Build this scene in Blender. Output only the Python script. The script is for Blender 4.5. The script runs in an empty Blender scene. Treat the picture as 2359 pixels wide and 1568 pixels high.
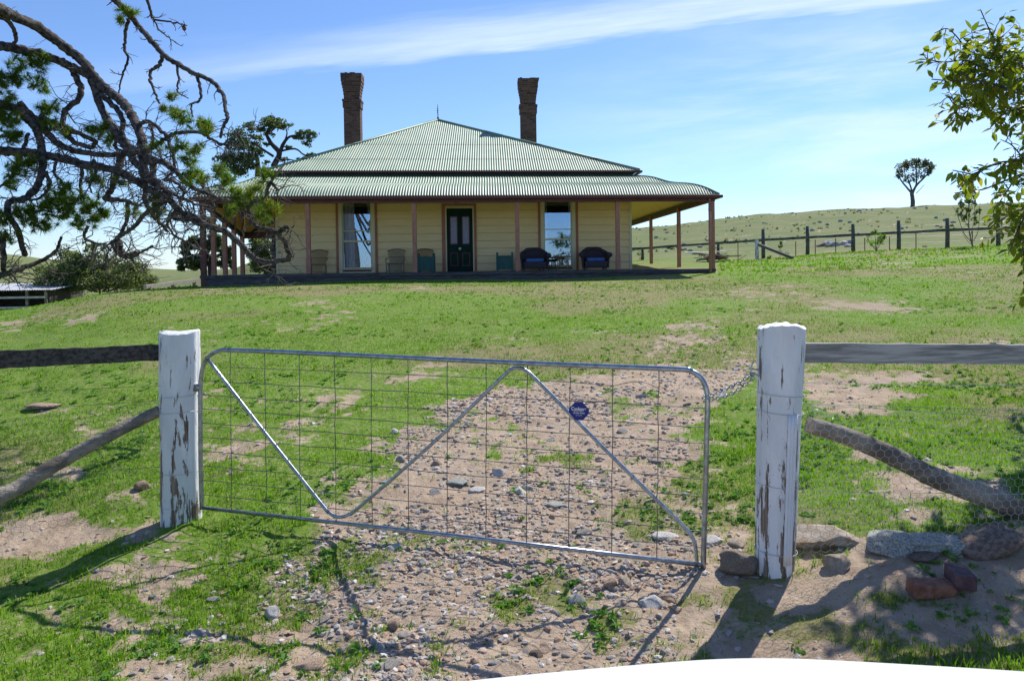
import bpy, math, random
import numpy as np
from mathutils import Vector, Matrix
R = math.radians
random.seed(7); rng = np.random.default_rng(11)
scene = bpy.context.scene
# ------------------------------------------------------------------ camera
EYE = Vector((0, 0, 1.8)); F = 1800.0; PPX = 1300.0; PPY = 648.0; PITCH = 1.0; ROLL = -0.75
cd = bpy.data.cameras.new('camera'); cam = bpy.data.objects.new('camera', cd); scene.collection.objects.link(cam)
cd.sensor_width = 36; cd.lens = 36 * F / 2359; cd.shift_x = -(PPX - 1179.5) / 2359; cd.shift_y = -(784 - PPY) / 2359
cd.clip_start = 0.05; cd.clip_end = 4000
CM = Matrix.Rotation(R(90 - PITCH), 3, 'X') @ Matrix.Rotation(R(ROLL), 3, 'Z')
cam.matrix_world = Matrix.Translation(EYE) @ CM.to_4x4()
scene.camera = cam
scene.render.resolution_x = 1024; scene.render.resolution_y = 680
# ------------------------------------------------------------------ light
SUN_DIR = Vector((0.53, 0.85, 0)).normalized(); ELEV = R(46)
SV = Vector((SUN_DIR.x * math.cos(ELEV), SUN_DIR.y * math.cos(ELEV), math.sin(ELEV)))
sd = bpy.data.lights.new('sun', 'SUN'); so = bpy.data.objects.new('sun', sd); scene.collection.objects.link(so)
sd.energy = 4.6; sd.angle = R(0.5); sd.color = (1, 0.95, 0.87)
so.rotation_euler = SV.to_track_quat('Z', 'Y').to_euler(); so.location = (20, 30, 60)
scene.view_settings.view_transform = 'Standard'; scene.view_settings.look = 'None'
scene.view_settings.gamma = 1; scene.view_settings.exposure = 0.42

def ray(px, py):
    d = CM @ Vector(((px - PPX) / F, -(py - PPY) / F, -1)); return d
def P(px, py, Y):
    d = ray(px, py); return EYE + d * (Y / d.y)

class NT:
    def __init__(s, tree): s.t = tree; s.n = tree.nodes; s.l = tree.links
    def node(s, typ, **kw):
        n = s.n.new(typ)
        for k, v in kw.items():
            if k.startswith('i_'):
                n.inputs[k[2:].replace('_', ' ')].default_value = v
            else: setattr(n, k, v)
        return n
    def link(s, a, b): s.l.new(a, b)
    def math(s, op, a, b=None, clamp=False):
        n = s.n.new('ShaderNodeMath'); n.operation = op; n.use_clamp = clamp
        for i, v in enumerate((a, b)):
            if v is None: continue
            if isinstance(v, (int, float)): n.inputs[i].default_value = v
            else: s.l.new(v, n.inputs[i])
        return n.outputs[0]
    def dot(s, vec, c):
        n = s.n.new('ShaderNodeVectorMath'); n.operation = 'DOT_PRODUCT'; s.l.new(vec, n.inputs[0]); n.inputs[1].default_value = c
        return n.outputs['Value']
    def comb(s, x, y, z=0.0):
        n = s.n.new('ShaderNodeCombineXYZ')
        for i, v in enumerate((x, y, z)):
            if isinstance(v, (int, float)): n.inputs[i].default_value = v
            else: s.l.new(v, n.inputs[i])
        return n.outputs[0]
    def noise(s, vec, scale, detail=3, rough=.55, dist=0.0):
        n = s.n.new('ShaderNodeTexNoise'); n.inputs['Scale'].default_value = scale; n.inputs['Detail'].default_value = detail
        n.inputs['Roughness'].default_value = rough; n.inputs['Distortion'].default_value = dist
        if vec is not None: s.l.new(vec, n.inputs['Vector'])
        return n.outputs['Fac']
    def ramp(s, fac, a, b):   # smooth 0..1 between a and b
        n = s.n.new('ShaderNodeMapRange'); n.interpolation_type = 'SMOOTHSTEP'
        n.inputs[1].default_value = a; n.inputs[2].default_value = b; s.l.new(fac, n.inputs[0]); return n.outputs[0]
    def mix(s, fac, a, b, mode='MIX'):
        n = s.n.new('ShaderNodeMix'); n.data_type = 'RGBA'; n.blend_type = mode; n.clamp_factor = True
        for i, v in ((0, fac), (6, a), (7, b)):
            if isinstance(v, (int, float)): n.inputs[i].default_value = v
            elif isinstance(v, (tuple, list)): n.inputs[i].default_value = (*v[:3], 1)
            else: s.l.new(v, n.inputs[i])
        return n.outputs[2]
# ------------------------------------------------------------------ sky with cirrus
world = bpy.data.worlds.new('World'); scene.world = world; world.use_nodes = True
w = NT(world.node_tree); w.n.clear()
sky = w.node('ShaderNodeTexSky', sky_type='NISHITA', sun_disc=False, sun_elevation=ELEV, sun_rotation=math.atan2(SUN_DIR.x, SUN_DIR.y),
             air_density=1.0, dust_density=0.25, ozone_density=2.2, altitude=600)
tc = w.node('ShaderNodeTexCoord'); D = tc.outputs['Generated']
def great(p1, p2):
    a = ray(*p1).normalized(); b = ray(*p2).normalized(); n = a.cross(b).normalized(); t = (b - a).normalized()
    if n.z < 0: n = -n
    return n, t
n1, t1 = great((500, 165), (1750, 14))
ac = w.dot(D, n1); al = w.dot(D, t1)
wob = w.noise(w.comb(w.math('MULTIPLY', al, 3.0), w.math('MULTIPLY', ac, 30)), 1.0, 4, .6)
acw = w.math('ADD', ac, w.math('MULTIPLY', w.math('SUBTRACT', wob, .5), .055))
band = w.math('MULTIPLY', w.ramp(acw, -.018, -.004), w.ramp(acw, .042, .0))
fib = w.noise(w.comb(w.math('MULTIPLY', al, 9), w.math('MULTIPLY', ac, 130)), 1.0, 5, .6)
band = w.math('MULTIPLY', band, w.math('ADD', .35, w.math('MULTIPLY', fib, .75)))
band = w.math('MULTIPLY', band, w.ramp(al, -.62, .05))
n2, t2 = great((1500, 300), (2350, 215))
ac2 = w.dot(D, n2); al2 = w.dot(D, t2)
v1 = w.noise(w.comb(w.math('MULTIPLY', al2, 2.6), w.math('MULTIPLY', ac2, 17)), 1.0, 5, .6, .3)
v1b = w.noise(w.comb(w.math('MULTIPLY', al2, 9), w.math('MULTIPLY', ac2, 75)), 1.0, 4, .6)
veil = w.math('MULTIPLY', w.ramp(v1, .36, .68), w.math('ADD', .4, w.math('MULTIPLY', v1b, .8)))
veil = w.math('MULTIPLY', veil, w.math('MULTIPLY', w.ramp(al2, -.45, .05), w.ramp(ac2, .18, .02)))
cl = w.math('MAXIMUM', w.math('MULTIPLY', band, .66), w.math('MULTIPLY', veil, .52), True)
sep = w.node('ShaderNodeSeparateXYZ'); w.link(D, sep.inputs[0])
hz = w.math('MULTIPLY', w.math('MULTIPLY', w.ramp(sep.outputs[2], .10, -.01), .14), w.ramp(sep.outputs[1], -.3, .3))
cl = w.math('MAXIMUM', cl, hz, True)
skyc = w.mix(1.0, sky.outputs[0], (0.76, 0.90, 1.15), 'MULTIPLY')
col = w.mix(cl, skyc, (7.2, 8.0, 9.2))
bg = w.node('ShaderNodeBackground'); bg.inputs[1].default_value = 0.108
w.link(col, bg.inputs[0]); wo = w.node('ShaderNodeOutputWorld'); w.link(bg.outputs[0], wo.inputs[0])

# ------------------------------------------------------------------ helpers
C = scene.collection
def tag(o, label=None, cat=None, group=None, kind=None):
    if label: o['label'] = label
    if cat: o['category'] = cat
    if group: o['group'] = group
    if kind: o['kind'] = kind
    return o
def empty(name, loc=(0, 0, 0), rz=0):
    o = bpy.data.objects.new(name, None); C.objects.link(o); o.location = loc; o.rotation_euler = (0, 0, rz); o.empty_display_size = .2; return o
def thing(name, label, cat, loc=(0, 0, 0), rz=0, group=None): return tag(empty(name, loc, rz), label, cat, group)
def copy_tree(o, parent=None):
    c = o.copy(); C.objects.link(c); c.parent = parent
    for ch in list(o.children): copy_tree(ch, c)
    return c
def mesh_np(name, verts, faces, mat=None, parent=None, smooth=False, attrs=None):
    me = bpy.data.meshes.new(name); verts = np.asarray(verts, np.float32); faces = np.asarray(faces, np.int32); nf, k = faces.shape
    me.vertices.add(len(verts)); me.vertices.foreach_set('co', verts.ravel())
    me.loops.add(nf * k); me.loops.foreach_set('vertex_index', faces.ravel())
    me.polygons.add(nf); me.polygons.foreach_set('loop_start', np.arange(nf, dtype=np.int32) * k)
    me.polygons.foreach_set('loop_total', np.full(nf, k, np.int32))
    me.polygons.foreach_set('use_smooth', np.full(nf, smooth, bool))
    if attrs:
        for an, av in attrs.items():
            at = me.attributes.new(an, 'FLOAT', 'POINT'); at.data.foreach_set('value', np.asarray(av, np.float32))
    me.update(calc_edges=True); me.validate()
    if mat: me.materials.append(mat)
    o = bpy.data.objects.new(name, me); C.objects.link(o)
    if parent: o.parent = parent
    return o
class MB:
    def __init__(s): s.v = []; s.f = []
    def add(s, vs, fs):
        o = len(s.v); s.v += [tuple(v) for v in vs]; s.f += [tuple(i + o for i in f) for f in fs]; return s
    def box(s, a, b, M=None):
        x0, y0, z0 = a; x1, y1, z1 = b
        vs = [Vector(v) for v in ((x0,y0,z0),(x1,y0,z0),(x1,y1,z0),(x0,y1,z0),(x0,y0,z1),(x1,y0,z1),(x1,y1,z1),(x0,y1,z1))]
        if M: vs = [M @ v for v in vs]
        return s.add(vs, ((0,3,2,1),(4,5,6,7),(0,1,5,4),(1,2,6,5),(2,3,7,6),(3,0,4,7)))
    def bar(s, a, b, wd, h):
        a = Vector(a); b = Vector(b); d = (b - a).normalized(); up = Vector((0,0,1)) if abs(d.z) < .95 else Vector((0,1,0))
        u = d.cross(up).normalized() * wd / 2; v = u.cross(d).normalized() * h / 2
        vs = [a-u-v,a+u-v,a+u+v,a-u+v,b-u-v,b+u-v,b+u+v,b-u+v]
        return s.add(vs, ((0,1,2,3),(7,6,5,4),(0,4,5,1),(1,5,6,2),(2,6,7,3),(3,7,4,0)))
    def tube(s, pts, r, n=8, cap=True, jit=0.0, closed=False):
        pts = [Vector(p) for p in pts]; m = len(pts)
        rs = [r] * m if isinstance(r, (int, float)) else list(r)
        if len(rs) == 2 and m > 2: rs = [rs[0] + (rs[1] - rs[0]) * i / (m - 1) for i in range(m)]
        o = len(s.v); prev = None
        for i, p in enumerate(pts):
            if closed: d = pts[(i+1) % m] - pts[i-1]
            else: d = pts[min(i+1, m-1)] - pts[max(i-1, 0)]
            if d.length < 1e-9: d = Vector((0,0,1))
            d.normalize()
            if prev is None:
                a = Vector((0,0,1)) if abs(d.z) < .9 else Vector((1,0,0)); u = d.cross(a).normalized()
            else:
                u = prev - d * prev.dot(d)
                if u.length < 1e-6: u = d.orthogonal()
                u.normalize()
            prev = u; v = d.cross(u)
            for k in range(n):
                t = 2 * math.pi * k / n; rr = rs[i] * (1 + jit * (random.random() - .5) * 2)
                s.v.append(tuple(p + (u * math.cos(t) + v * math.sin(t)) * rr))
        segs = m if closed else m - 1
        for i in range(segs):
            i2 = (i + 1) % m
            for k in range(n):
                k2 = (k + 1) % n; s.f.append((o+i*n+k, o+i*n+k2, o+i2*n+k2, o+i2*n+k))
        if cap and not closed:
            s.f.append(tuple(o + k for k in reversed(range(n)))); s.f.append(tuple(o + (m-1)*n + k for k in range(n)))
        return s
    def lathe(s, prof, n=16, M=None):
        o = len(s.v)
        for (r, z) in prof:
            for k in range(n):
                t = 2*math.pi*k/n; p = Vector((r*math.cos(t), r*math.sin(t), z)); s.v.append(tuple(M @ p if M else p))
        for i in range(len(prof)-1):
            for k in range(n):
                k2 = (k+1) % n; s.f.append((o+i*n+k, o+i*n+k2, o+(i+1)*n+k2, o+(i+1)*n+k))
        s.f.append(tuple(o+k for k in reversed(range(n)))); s.f.append(tuple(o+(len(prof)-1)*n+k for k in range(n)))
        return s
    def grid(s, fn, nu, nv):
        o = len(s.v)
        for j in range(nv):
            for i in range(nu): s.v.append(tuple(fn(i/(nu-1), j/(nv-1))))
        for j in range(nv-1):
            for i in range(nu-1):
                a = o+j*nu+i; s.f.append((a, a+1, a+nu+1, a+nu))
        return s
    def build(s, name, mat, parent=None, smooth=False, bevel=0, solid=0):
        me = bpy.data.meshes.new(name); me.from_pydata(s.v, [], s.f); me.update()
        if smooth: me.polygons.foreach_set('use_smooth', [True]*len(me.polygons))
        if mat: me.materials.append(mat)
        o = bpy.data.objects.new(name, me); C.objects.link(o)
        if parent: o.parent = parent
        if solid: m = o.modifiers.new('s', 'SOLIDIFY'); m.thickness = solid; m.offset = 0
        if bevel: m = o.modifiers.new('b', 'BEVEL'); m.width = bevel; m.segments = 2; m.limit_method = 'ANGLE'
        return o
def catmull(pts, n=5):
    out = []; m = len(pts)
    for i in range(m-1):
        p0 = pts[max(i-1,0)]; p1 = pts[i]; p2 = pts[i+1]; p3 = pts[min(i+2,m-1)]
        for k in range(n):
            t = k/n; out.append(p1*1.0 + (p2-p0)*(0.5*t) + (p0*2-p1*5+p2*4-p3)*(0.5*t*t) + (p1*3-p0-p2*3+p3)*(0.5*t*t*t))
    out.append(pts[-1]); return out
# noise in numpy
def _h(ix, iy, s): 
    n = (ix * 374761393 + iy * 668265263 + s * 144665) & 0xffffffff
    n = ((n ^ (n >> 13)) * 1274126177) & 0xffffffff
    return ((n ^ (n >> 16)) & 0xffff) / 65535.0
def vnoise(x, y, s=0):
    x = np.asarray(x, float); y = np.asarray(y, float); ix = np.floor(x).astype(np.int64); iy = np.floor(y).astype(np.int64); fx = x-ix; fy = y-iy
    fx = fx*fx*(3-2*fx); fy = fy*fy*(3-2*fy)
    return (_h(ix,iy,s)*(1-fx)+_h(ix+1,iy,s)*fx)*(1-fy)+(_h(ix,iy+1,s)*(1-fx)+_h(ix+1,iy+1,s)*fx)*fy
def fbm(x, y, s=0, o=4):
    a = 0; amp = .5; t = 0
    for k in range(o): a = a + amp*vnoise(x*2**k, y*2**k, s+k*17); t += amp; amp *= .5
    return a/t
def sstep(a, b, x): t = np.clip((x-a)/(b-a), 0, 1); return t*t*(3-2*t)
# ------------------------------------------------------------------ materials
def mat(name, c1, c2=None, scale=6.0, rough=.8, metal=0.0, bump=0.0, bscale=None, stretch=(1,1,1), detail=4, spec=.4, lo=.35, hi=.65, transl=0.0, rnd=0.0, extra=None):
    m = bpy.data.materials.new(name); m.use_nodes = True; g = NT(m.node_tree); g.n.clear()
    out = g.node('ShaderNodeOutputMaterial'); b = g.node('ShaderNodeBsdfPrincipled')
    b.inputs['Roughness'].default_value = rough; b.inputs['Metallic'].default_value = metal
    b.inputs['Specular IOR Level'].default_value = spec
    t = g.node('ShaderNodeTexCoord'); mp = g.node('ShaderNodeMapping'); mp.inputs['Scale'].default_value = stretch; g.link(t.outputs['Object'], mp.inputs[0])
    vec = mp.outputs[0]; colo = None
    if c2 is not None:
        f = g.noise(vec, scale, detail, .6); colo = g.mix(g.ramp(f, lo, hi), c1, c2)
    if extra: colo = extra(g, vec, t, colo if colo is not None else c1)
    if rnd:
        oi = g.node('ShaderNodeObjectInfo'); hs = g.node('ShaderNodeHueSaturation')
        g.link(g.math('ADD', 1-rnd, g.math('MULTIPLY', oi.outputs['Random'], 2*rnd)), hs.inputs['Value'])
        if colo is None: hs.inputs['Color'].default_value = (*c1, 1)
        else: g.link(colo, hs.inputs['Color'])
        colo = hs.outputs[0]
    if colo is None: b.inputs['Base Color'].default_value = (*c1, 1)
    else: g.link(colo, b.inputs['Base Color'])
    if bump:
        bn = g.node('ShaderNodeBump'); bn.inputs['Strength'].default_value = bump; bn.inputs['Distance'].default_value = .02
        g.link(g.noise(vec, bscale or scale*4, 5, .65), bn.inputs['Height']); g.link(bn.outputs[0], b.inputs['Normal'])
    sh = b.outputs[0]
    if transl:
        tr = g.node('ShaderNodeBsdfTranslucent'); ms = g.node('ShaderNodeMixShader'); ms.inputs[0].default_value = transl
        if colo is None: tr.inputs[0].default_value = (*c1, 1)
        else: g.link(g.mix(.8, colo, (1.25, 1.5, .55), 'MULTIPLY'), tr.inputs[0])
        g.link(sh, ms.inputs[1]); g.link(tr.outputs[0], ms.inputs[2]); sh = ms.outputs[0]
    g.link(sh, out.inputs[0]); return m
def leafmat(name, c1, c2, c3, transl=.45, rough=.5, spec=.4):
    """leaf colour varies with the per-point attribute 'tint'"""
    def ex(g, vec, t, c):
        a = g.node('ShaderNodeAttribute', attribute_name='tint').outputs['Fac']
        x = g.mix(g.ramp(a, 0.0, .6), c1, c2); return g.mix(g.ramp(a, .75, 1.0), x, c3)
    return mat(name, c1, None, rough=rough, spec=spec, transl=transl, extra=ex)
def peel(g, vec, t, c):
    mp = g.node('ShaderNodeMapping'); mp.inputs['Scale'].default_value = (11, 11, 1.7); g.link(t.outputs['Object'], mp.inputs[0])
    f = g.noise(mp.outputs[0], 1.6, 8, .66, .25)
    s = g.node('ShaderNodeSeparateXYZ'); g.link(t.outputs['Object'], s.inputs[0])
    low = g.math('MULTIPLY', g.ramp(s.outputs[2], .85, 0.0), .085)
    f2 = g.math('ADD', f, low)
    mp2 = g.node('ShaderNodeMapping'); mp2.inputs['Scale'].default_value = (45, 45, 1.2); g.link(t.outputs['Object'], mp2.inputs[0])
    crack = g.noise(mp2.outputs[0], 1.2, 5, .7, .4)
    k = g.math('MAXIMUM', g.ramp(f2, .59, .605), g.ramp(crack, .68, .70))
    wood = g.mix(g.ramp(g.noise(mp2.outputs[0], 3, 4), .35, .65), (.10, .065, .045), (.30, .235, .18))
    return g.mix(k, c, wood)
M = {}
M['post_white'] = mat('peeling white paint', (.80,.81,.82), (.68,.69,.70), 9, .7, bump=.5, bscale=30, stretch=(1,1,.25), extra=peel)
M['rail'] = mat('weathered board', (.035,.032,.028), (.11,.10,.085), 5, .85, bump=.6, bscale=18, stretch=(.5,8,8))
M['rail_grey'] = mat('grey weathered board', (.23,.22,.205), (.50,.485,.45), 5, .85, bump=.6, bscale=18, stretch=(.5,8,8))
M['log'] = mat('weathered log', (.14,.115,.09), (.36,.31,.25), 7, .9, bump=.9, bscale=22, stretch=(.4,1,1))
M['galv'] = mat('galvanised steel', (.26,.29,.33), (.42,.46,.50), 22, .33, metal=.9, spec=.5)
M['galv_dull'] = mat('dull galvanised wire', (.10,.105,.11), (.2,.2,.21), 30, .5, metal=.6)
M['wire_white'] = mat('bright netting wire', (.5,.51,.52), None, rough=.4, metal=.55)
M['sign_blue'] = mat('blue enamel', (.012,.018,.19), (.015,.022,.22), 20, .35)
M['white'] = mat('white print', (.8,.8,.8), None, rough=.5)
M['bark'] = mat('pine bark', (.022,.019,.018), (.13,.112,.10), 14, .95, bump=1.0, bscale=40, detail=6)
M['bark_far'] = mat('dark pine bark', (.022,.018,.017), (.06,.05,.045), 8, .95)
M['bark_grey'] = mat('grey bark', (.07,.06,.05), (.2,.18,.15), 8, .95, bump=.6)
M['twig'] = mat('dead twig', (.055,.046,.042), (.17,.145,.13), 12, .9)
M['stem'] = mat('fruit tree twig', (.06,.045,.035), (.12,.09,.07), 12, .8)
M['needle'] = leafmat('pine needles', (.045,.095,.012), (.14,.21,.02), (.30,.26,.04), .5)
M['needle_yellow'] = leafmat('lit-tone pine needles', (.08,.16,.02), (.17,.24,.03), (.30,.15,.04), .45)  # yellow-green of sunlit needles put into the colour
M['fruit_leaf'] = leafmat('broad leaves', (.10,.15,.016), (.23,.25,.022), (.42,.31,.04), .5, .5, .35)
M['dark_leaf'] = leafmat('dark far foliage', (.065,.09,.05), (.125,.16,.075), (.19,.21,.09), .5)
M['olive_leaf'] = leafmat('olive foliage', (.10,.125,.05), (.19,.22,.09), (.28,.28,.15), .5)
M['gum_leaf'] = leafmat('gum foliage', (.10,.11,.075), (.18,.185,.12), (.24,.21,.13), .45)
M['grass'] = leafmat('grass blades', (.09,.175,.016), (.175,.295,.024), (.40,.36,.16), .58, .5, .35)
M['weed'] = leafmat('weed leaves', (.09,.22,.03), (.14,.29,.05), (.20,.32,.12), .45, .6, .2)
M['stone'] = mat('track stone', (.25,.23,.21), (.46,.42,.37), 9, .9, bump=.7, bscale=35, rnd=.28)
M['stone_brown'] = mat('brown stone', (.32,.21,.145), (.58,.43,.31), 9, .9, bump=.7, bscale=35, rnd=.25)
M['stone_pale'] = mat('pale stone', (.42,.40,.37), (.66,.62,.56), 7, .9, bump=.6, bscale=30)
M['rock_grey'] = mat('lichened grey rock', (.19,.20,.18), (.46,.47,.42), 14, .95, bump=.5, bscale=45, detail=6)
M['rock_red'] = mat('reddish rock', (.19,.135,.105), (.38,.29,.225), 8, .95, bump=1, bscale=35)
M['rock_tan'] = mat('tan flat rock', (.38,.28,.18), (.52,.46,.39), 4, .95, bump=.8, bscale=30)
M['concrete'] = mat('rough concrete', (.30,.22,.17), (.50,.42,.33), 18, .95, bump=1, bscale=60)
M['brick_red'] = mat('old loose brick', (.20,.085,.055), (.34,.17,.11), 15, .9, bump=.8)
M['brick_dark'] = mat('dark loose brick', (.08,.04,.05), (.16,.09,.09), 15, .8, bump=.6)
M['cream'] = mat('cream weatherboard paint', (.86,.655,.33), (.90,.70,.38), 3, .65, stretch=(.5,1,3))
M['cream_trim'] = mat('cream trim', (.66,.60,.38), (.70,.64,.42), 3, .5)
M['ceiling'] = mat('yellow lining boards', (.80,.54,.15), (.86,.60,.19), 3, .6)
M['terra'] = mat('terracotta paint', (.36,.14,.085), (.42,.17,.105), 5, .6)
M['post_pink'] = mat('faded terracotta post paint', (.36,.155,.105), (.43,.20,.145), 6, .65)
M['maroon'] = mat('maroon gutter paint', (.085,.022,.022), (.12,.032,.03), 4, .45)
M['green_door'] = mat('dark green door paint', (.004,.026,.02), (.007,.034,.026), 4, .6, spec=.15)
M['green_dark'] = mat('dark green fascia', (.018,.05,.042), (.025,.065,.053), 4, .5)
M['planter'] = mat('green planter paint', (.014,.085,.075), (.03,.12,.105), 10, .55, hi=.8)
M['frost'] = mat('frosted purple glass', (.16,.15,.27), (.20,.19,.34), 10, .25, spec=.6)
M['deck'] = mat('dark deck timber', (.055,.052,.055), (.11,.105,.11), 6, .85, stretch=(.6,4,4), bump=.4)
M['wicker'] = mat('dark wicker', (.035,.026,.034), (.085,.065,.075), 60, .7, bump=.9, bscale=120)
M['cushion'] = mat('blue cushion', (.05,.13,.36), (.06,.16,.42), 12, .9)
M['cane'] = mat('old cane', (.17,.11,.045), (.32,.23,.11), 25, .7)
M['cane_grey'] = mat('grey weathered cane', (.14,.12,.10), (.30,.26,.19), 25, .8)
M['brass'] = mat('pale knob', (.62,.58,.45), None, rough=.35)
M['curtain'] = mat('white curtain', (.75,.76,.78), None, rough=.9)
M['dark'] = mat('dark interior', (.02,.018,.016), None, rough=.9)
M['car'] = mat('white car paint', (.86,.87,.88), None, rough=.22, spec=.5)
M['rubber'] = mat('tyre rubber', (.02,.02,.02), None, rough=.85)
M['plastic'] = mat('dark plastic', (.03,.03,.032), None, rough=.5)
M['lens'] = mat('headlight lens', (.6,.62,.65), None, rough=.1, metal=.4)
M['shedtin'] = mat('old shed tin', (.42,.44,.46), (.60,.61,.62), 3, .5, metal=.3)
M['scrap'] = mat('scrap timber', (.12,.075,.05), (.32,.24,.18), 6, .9, rnd=.3)
M['lichen'] = mat('lichened post', (.06,.065,.06), (.16,.17,.15), 10, .95, bump=.5)
M['rust'] = mat('rusty steel', (.10,.045,.03), (.16,.08,.05), 10, .85)
def roofx(g, vec, t, c):
    mp = g.node('ShaderNodeMapping'); mp.inputs['Scale'].default_value = (5, .6, .6); g.link(t.outputs['Object'], mp.inputs[0])
    s = g.ramp(g.noise(mp.outputs[0], 1.0, 5, .6), .52, .75); c = g.mix(g.math('MULTIPLY', s, .6), c, (.38, .38, .27))
    r = g.ramp(g.noise(t.outputs['Object'], 2.2, 6, .65), .64, .72)
    c = g.mix(g.math('MULTIPLY', r, .55), c, (.40, .33, .20))
    z = g.node('ShaderNodeSeparateXYZ'); g.link(t.outputs['Object'], z.inputs[0])
    for zz_ in (4.02, 4.82):
        k = g.math('LESS_THAN', g.math('ABSOLUTE', g.math('SUBTRACT', z.outputs[2], zz_)), .028); c = g.mix(g.math('MULTIPLY', k, .9), c, (.05, .07, .05))
    return c
M['roof'] = mat('faded green corrugated iron', (.175,.27,.18), (.24,.33,.23), 1.2, .5, spec=.3, extra=roofx)
def brickx(g, vec, t, c):
    s = g.node('ShaderNodeSeparateXYZ'); g.link(t.outputs['Object'], s.inputs[0])
    b = g.node('ShaderNodeTexBrick'); b.inputs['Scale'].default_value = 1.0
    b.inputs['Brick Width'].default_value = .235; b.inputs['Row Height'].default_value = .085; b.inputs['Mortar Size'].default_value = .007
    b.inputs['Color1'].default_value = (.06,.03,.026,1); b.inputs['Color2'].default_value = (.16,.08,.058,1); b.inputs['Mortar'].default_value = (.13,.11,.095,1)
    g.link(g.comb(g.math('ADD', s.outputs[0], s.outputs[1]), s.outputs[2]), b.inputs['Vector'])
    return g.mix(g.math('MULTIPLY', g.ramp(g.noise(t.outputs['Object'], 9, 4), .5, .75), .5), b.outputs[0], (.045,.035,.032))
M['brick'] = mat('old brickwork', (.2,.1,.07), None, rough=.9, bump=.5, bscale=30, extra=brickx)
def glass_mat():
    m = bpy.data.materials.new('window glass'); m.use_nodes = True; g = NT(m.node_tree); g.n.clear()
    o = g.node('ShaderNodeOutputMaterial'); gl = g.node('ShaderNodeBsdfGlossy'); gl.inputs['Roughness'].default_value = .01; gl.inputs[0].default_value = (.46,.66,.95,1)
    tr = g.node('ShaderNodeBsdfTransparent'); mx = g.node('ShaderNodeMixShader'); fr = g.node('ShaderNodeFresnel'); fr.inputs[0].default_value = 1.5
    g.link(g.math('ADD', .27, g.math('MULTIPLY', fr.outputs[0], .5)), mx.inputs[0]); g.link(tr.outputs[0], mx.inputs[1]); g.link(gl.outputs[0], mx.inputs[2]); g.link(mx.outputs[0], o.inputs[0]); return m
M['glass'] = glass_mat()

# ------------------------------------------------------------------ terrain height
DK = [1, 3.5, 5, 7, 10, 14, 18, 22, 25, 30, 36, 42, 60, 90, 140, 200, 400, 1500]
TB = {
 -700: [-1.9,-1.95,-1.98,-1.85,-1.7,-1.45,-1.2,-1.2,-1.8,-2.4,-2.8,-3,-3.2,-3,-1,4,12,20],
 0:    [-1.9,-1.95,-1.95,-1.80,-1.62,-1.33,-1.07,-1.0,-1.5,-2.3,-2.7,-2.9,-3,-2.6,0,3.6,9.5,18],
 120:  [-1.9,-1.95,-1.93,-1.78,-1.57,-1.22,-.93,-.82,-1.15,-2.0,-2.5,-2.7,-2.8,-2.4,-1,1.5,6,12],
 250:  [-1.9,-1.95,-1.90,-1.75,-1.52,-1.12,-.78,-.60,-.75,-1.5,-2.0,-2.3,-2.5,-2.4,-2,-1,2.2,9],
 460:  [-1.9,-1.94,-1.88,-1.72,-1.46,-1.07,-.72,-.50,-.48,-.85,-1.2,-1.4,-1.6,-1.6,-1.6,-1.8,-2.5,0],
 620:  [-1.9,-1.93,-1.88,-1.68,-1.42,-1.05,-.70,-.48,-.45,-.5,-.7,-.8,-.4,.7,2.0,2.2,2.5,3],
 900:  [-1.9,-1.92,-1.86,-1.65,-1.41,-1.05,-.70,-.47,-.43,-.42,-.4,-.4,0,1.2,3.5,4,4,4],
 1200: [-1.9,-1.92,-1.84,-1.63,-1.40,-1.05,-.72,-.48,-.40,-.38,-.35,-.2,.5,2,5,6,6,6],
 1480: [-1.9,-1.9,-1.80,-1.61,-1.39,-1.07,-.76,-.50,-.38,-.15,.03,.18,.95,2.9,6.2,7,7,7],
 1750: [-1.9,-1.88,-1.76,-1.58,-1.37,-1.07,-.76,-.52,-.36,-.12,.05,.2,1.25,3.9,8.2,9,9,9],
 2000: [-1.9,-1.86,-1.66,-1.54,-1.34,-1.04,-.72,-.42,-.20,.1,.35,.52,1.8,4.6,9.1,10.5,10,10],
 2359: [-1.9,-1.84,-1.60,-1.48,-1.26,-.92,-.56,-.25,-.05,.3,.57,.75,2.2,5,9.8,11.5,11,11],
 3100: [-1.9,-1.84,-1.58,-1.40,-1.15,-.8,-.4,0,.25,.6,1,1.3,3,6,11,13,13,13]}
cols = sorted(TB)
ZT = np.zeros((len(cols), len(DK)))
for i, c in enumerate(cols):
    for j, d in enumerate(DK):
        z = TB[c][j]; cc = min(max(c, 0), 2359)
        y = 612 - .014*(cc-1180) - z/d*1816 if d > 3 else None
        ZT[i, j] = P(cc, y, d).z if y is not None else 1.8 + z
for i in range(len(cols)): ZT[i, 0] = ZT[i, 1]
def pchip(x, y, xq):
    h = np.diff(x); dl = np.diff(y)/h; m = np.zeros(len(x))
    for k in range(1, len(x)-1):
        if dl[k-1]*dl[k] > 0:
            w1 = 2*h[k]+h[k-1]; w2 = h[k]+2*h[k-1]; m[k] = (w1+w2)/(w1/dl[k-1]+w2/dl[k])
    m[0] = dl[0]; m[-1] = dl[-1]
    k = np.clip(np.searchsorted(x, xq)-1, 0, len(x)-2); t = (xq-x[k])/h[k]
    return (2*t**3-3*t**2+1)*y[k]+(t**3-2*t**2+t)*h[k]*m[k]+(-2*t**3+3*t**2)*y[k+1]+(t**3-t**2)*h[k]*m[k+1]
LQ = np.linspace(0, math.log(1500), 420); CQ = np.linspace(-700, 3100, 380)
T1 = np.array([pchip(np.log(DK), ZT[i], LQ) for i in range(len(cols))])
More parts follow.
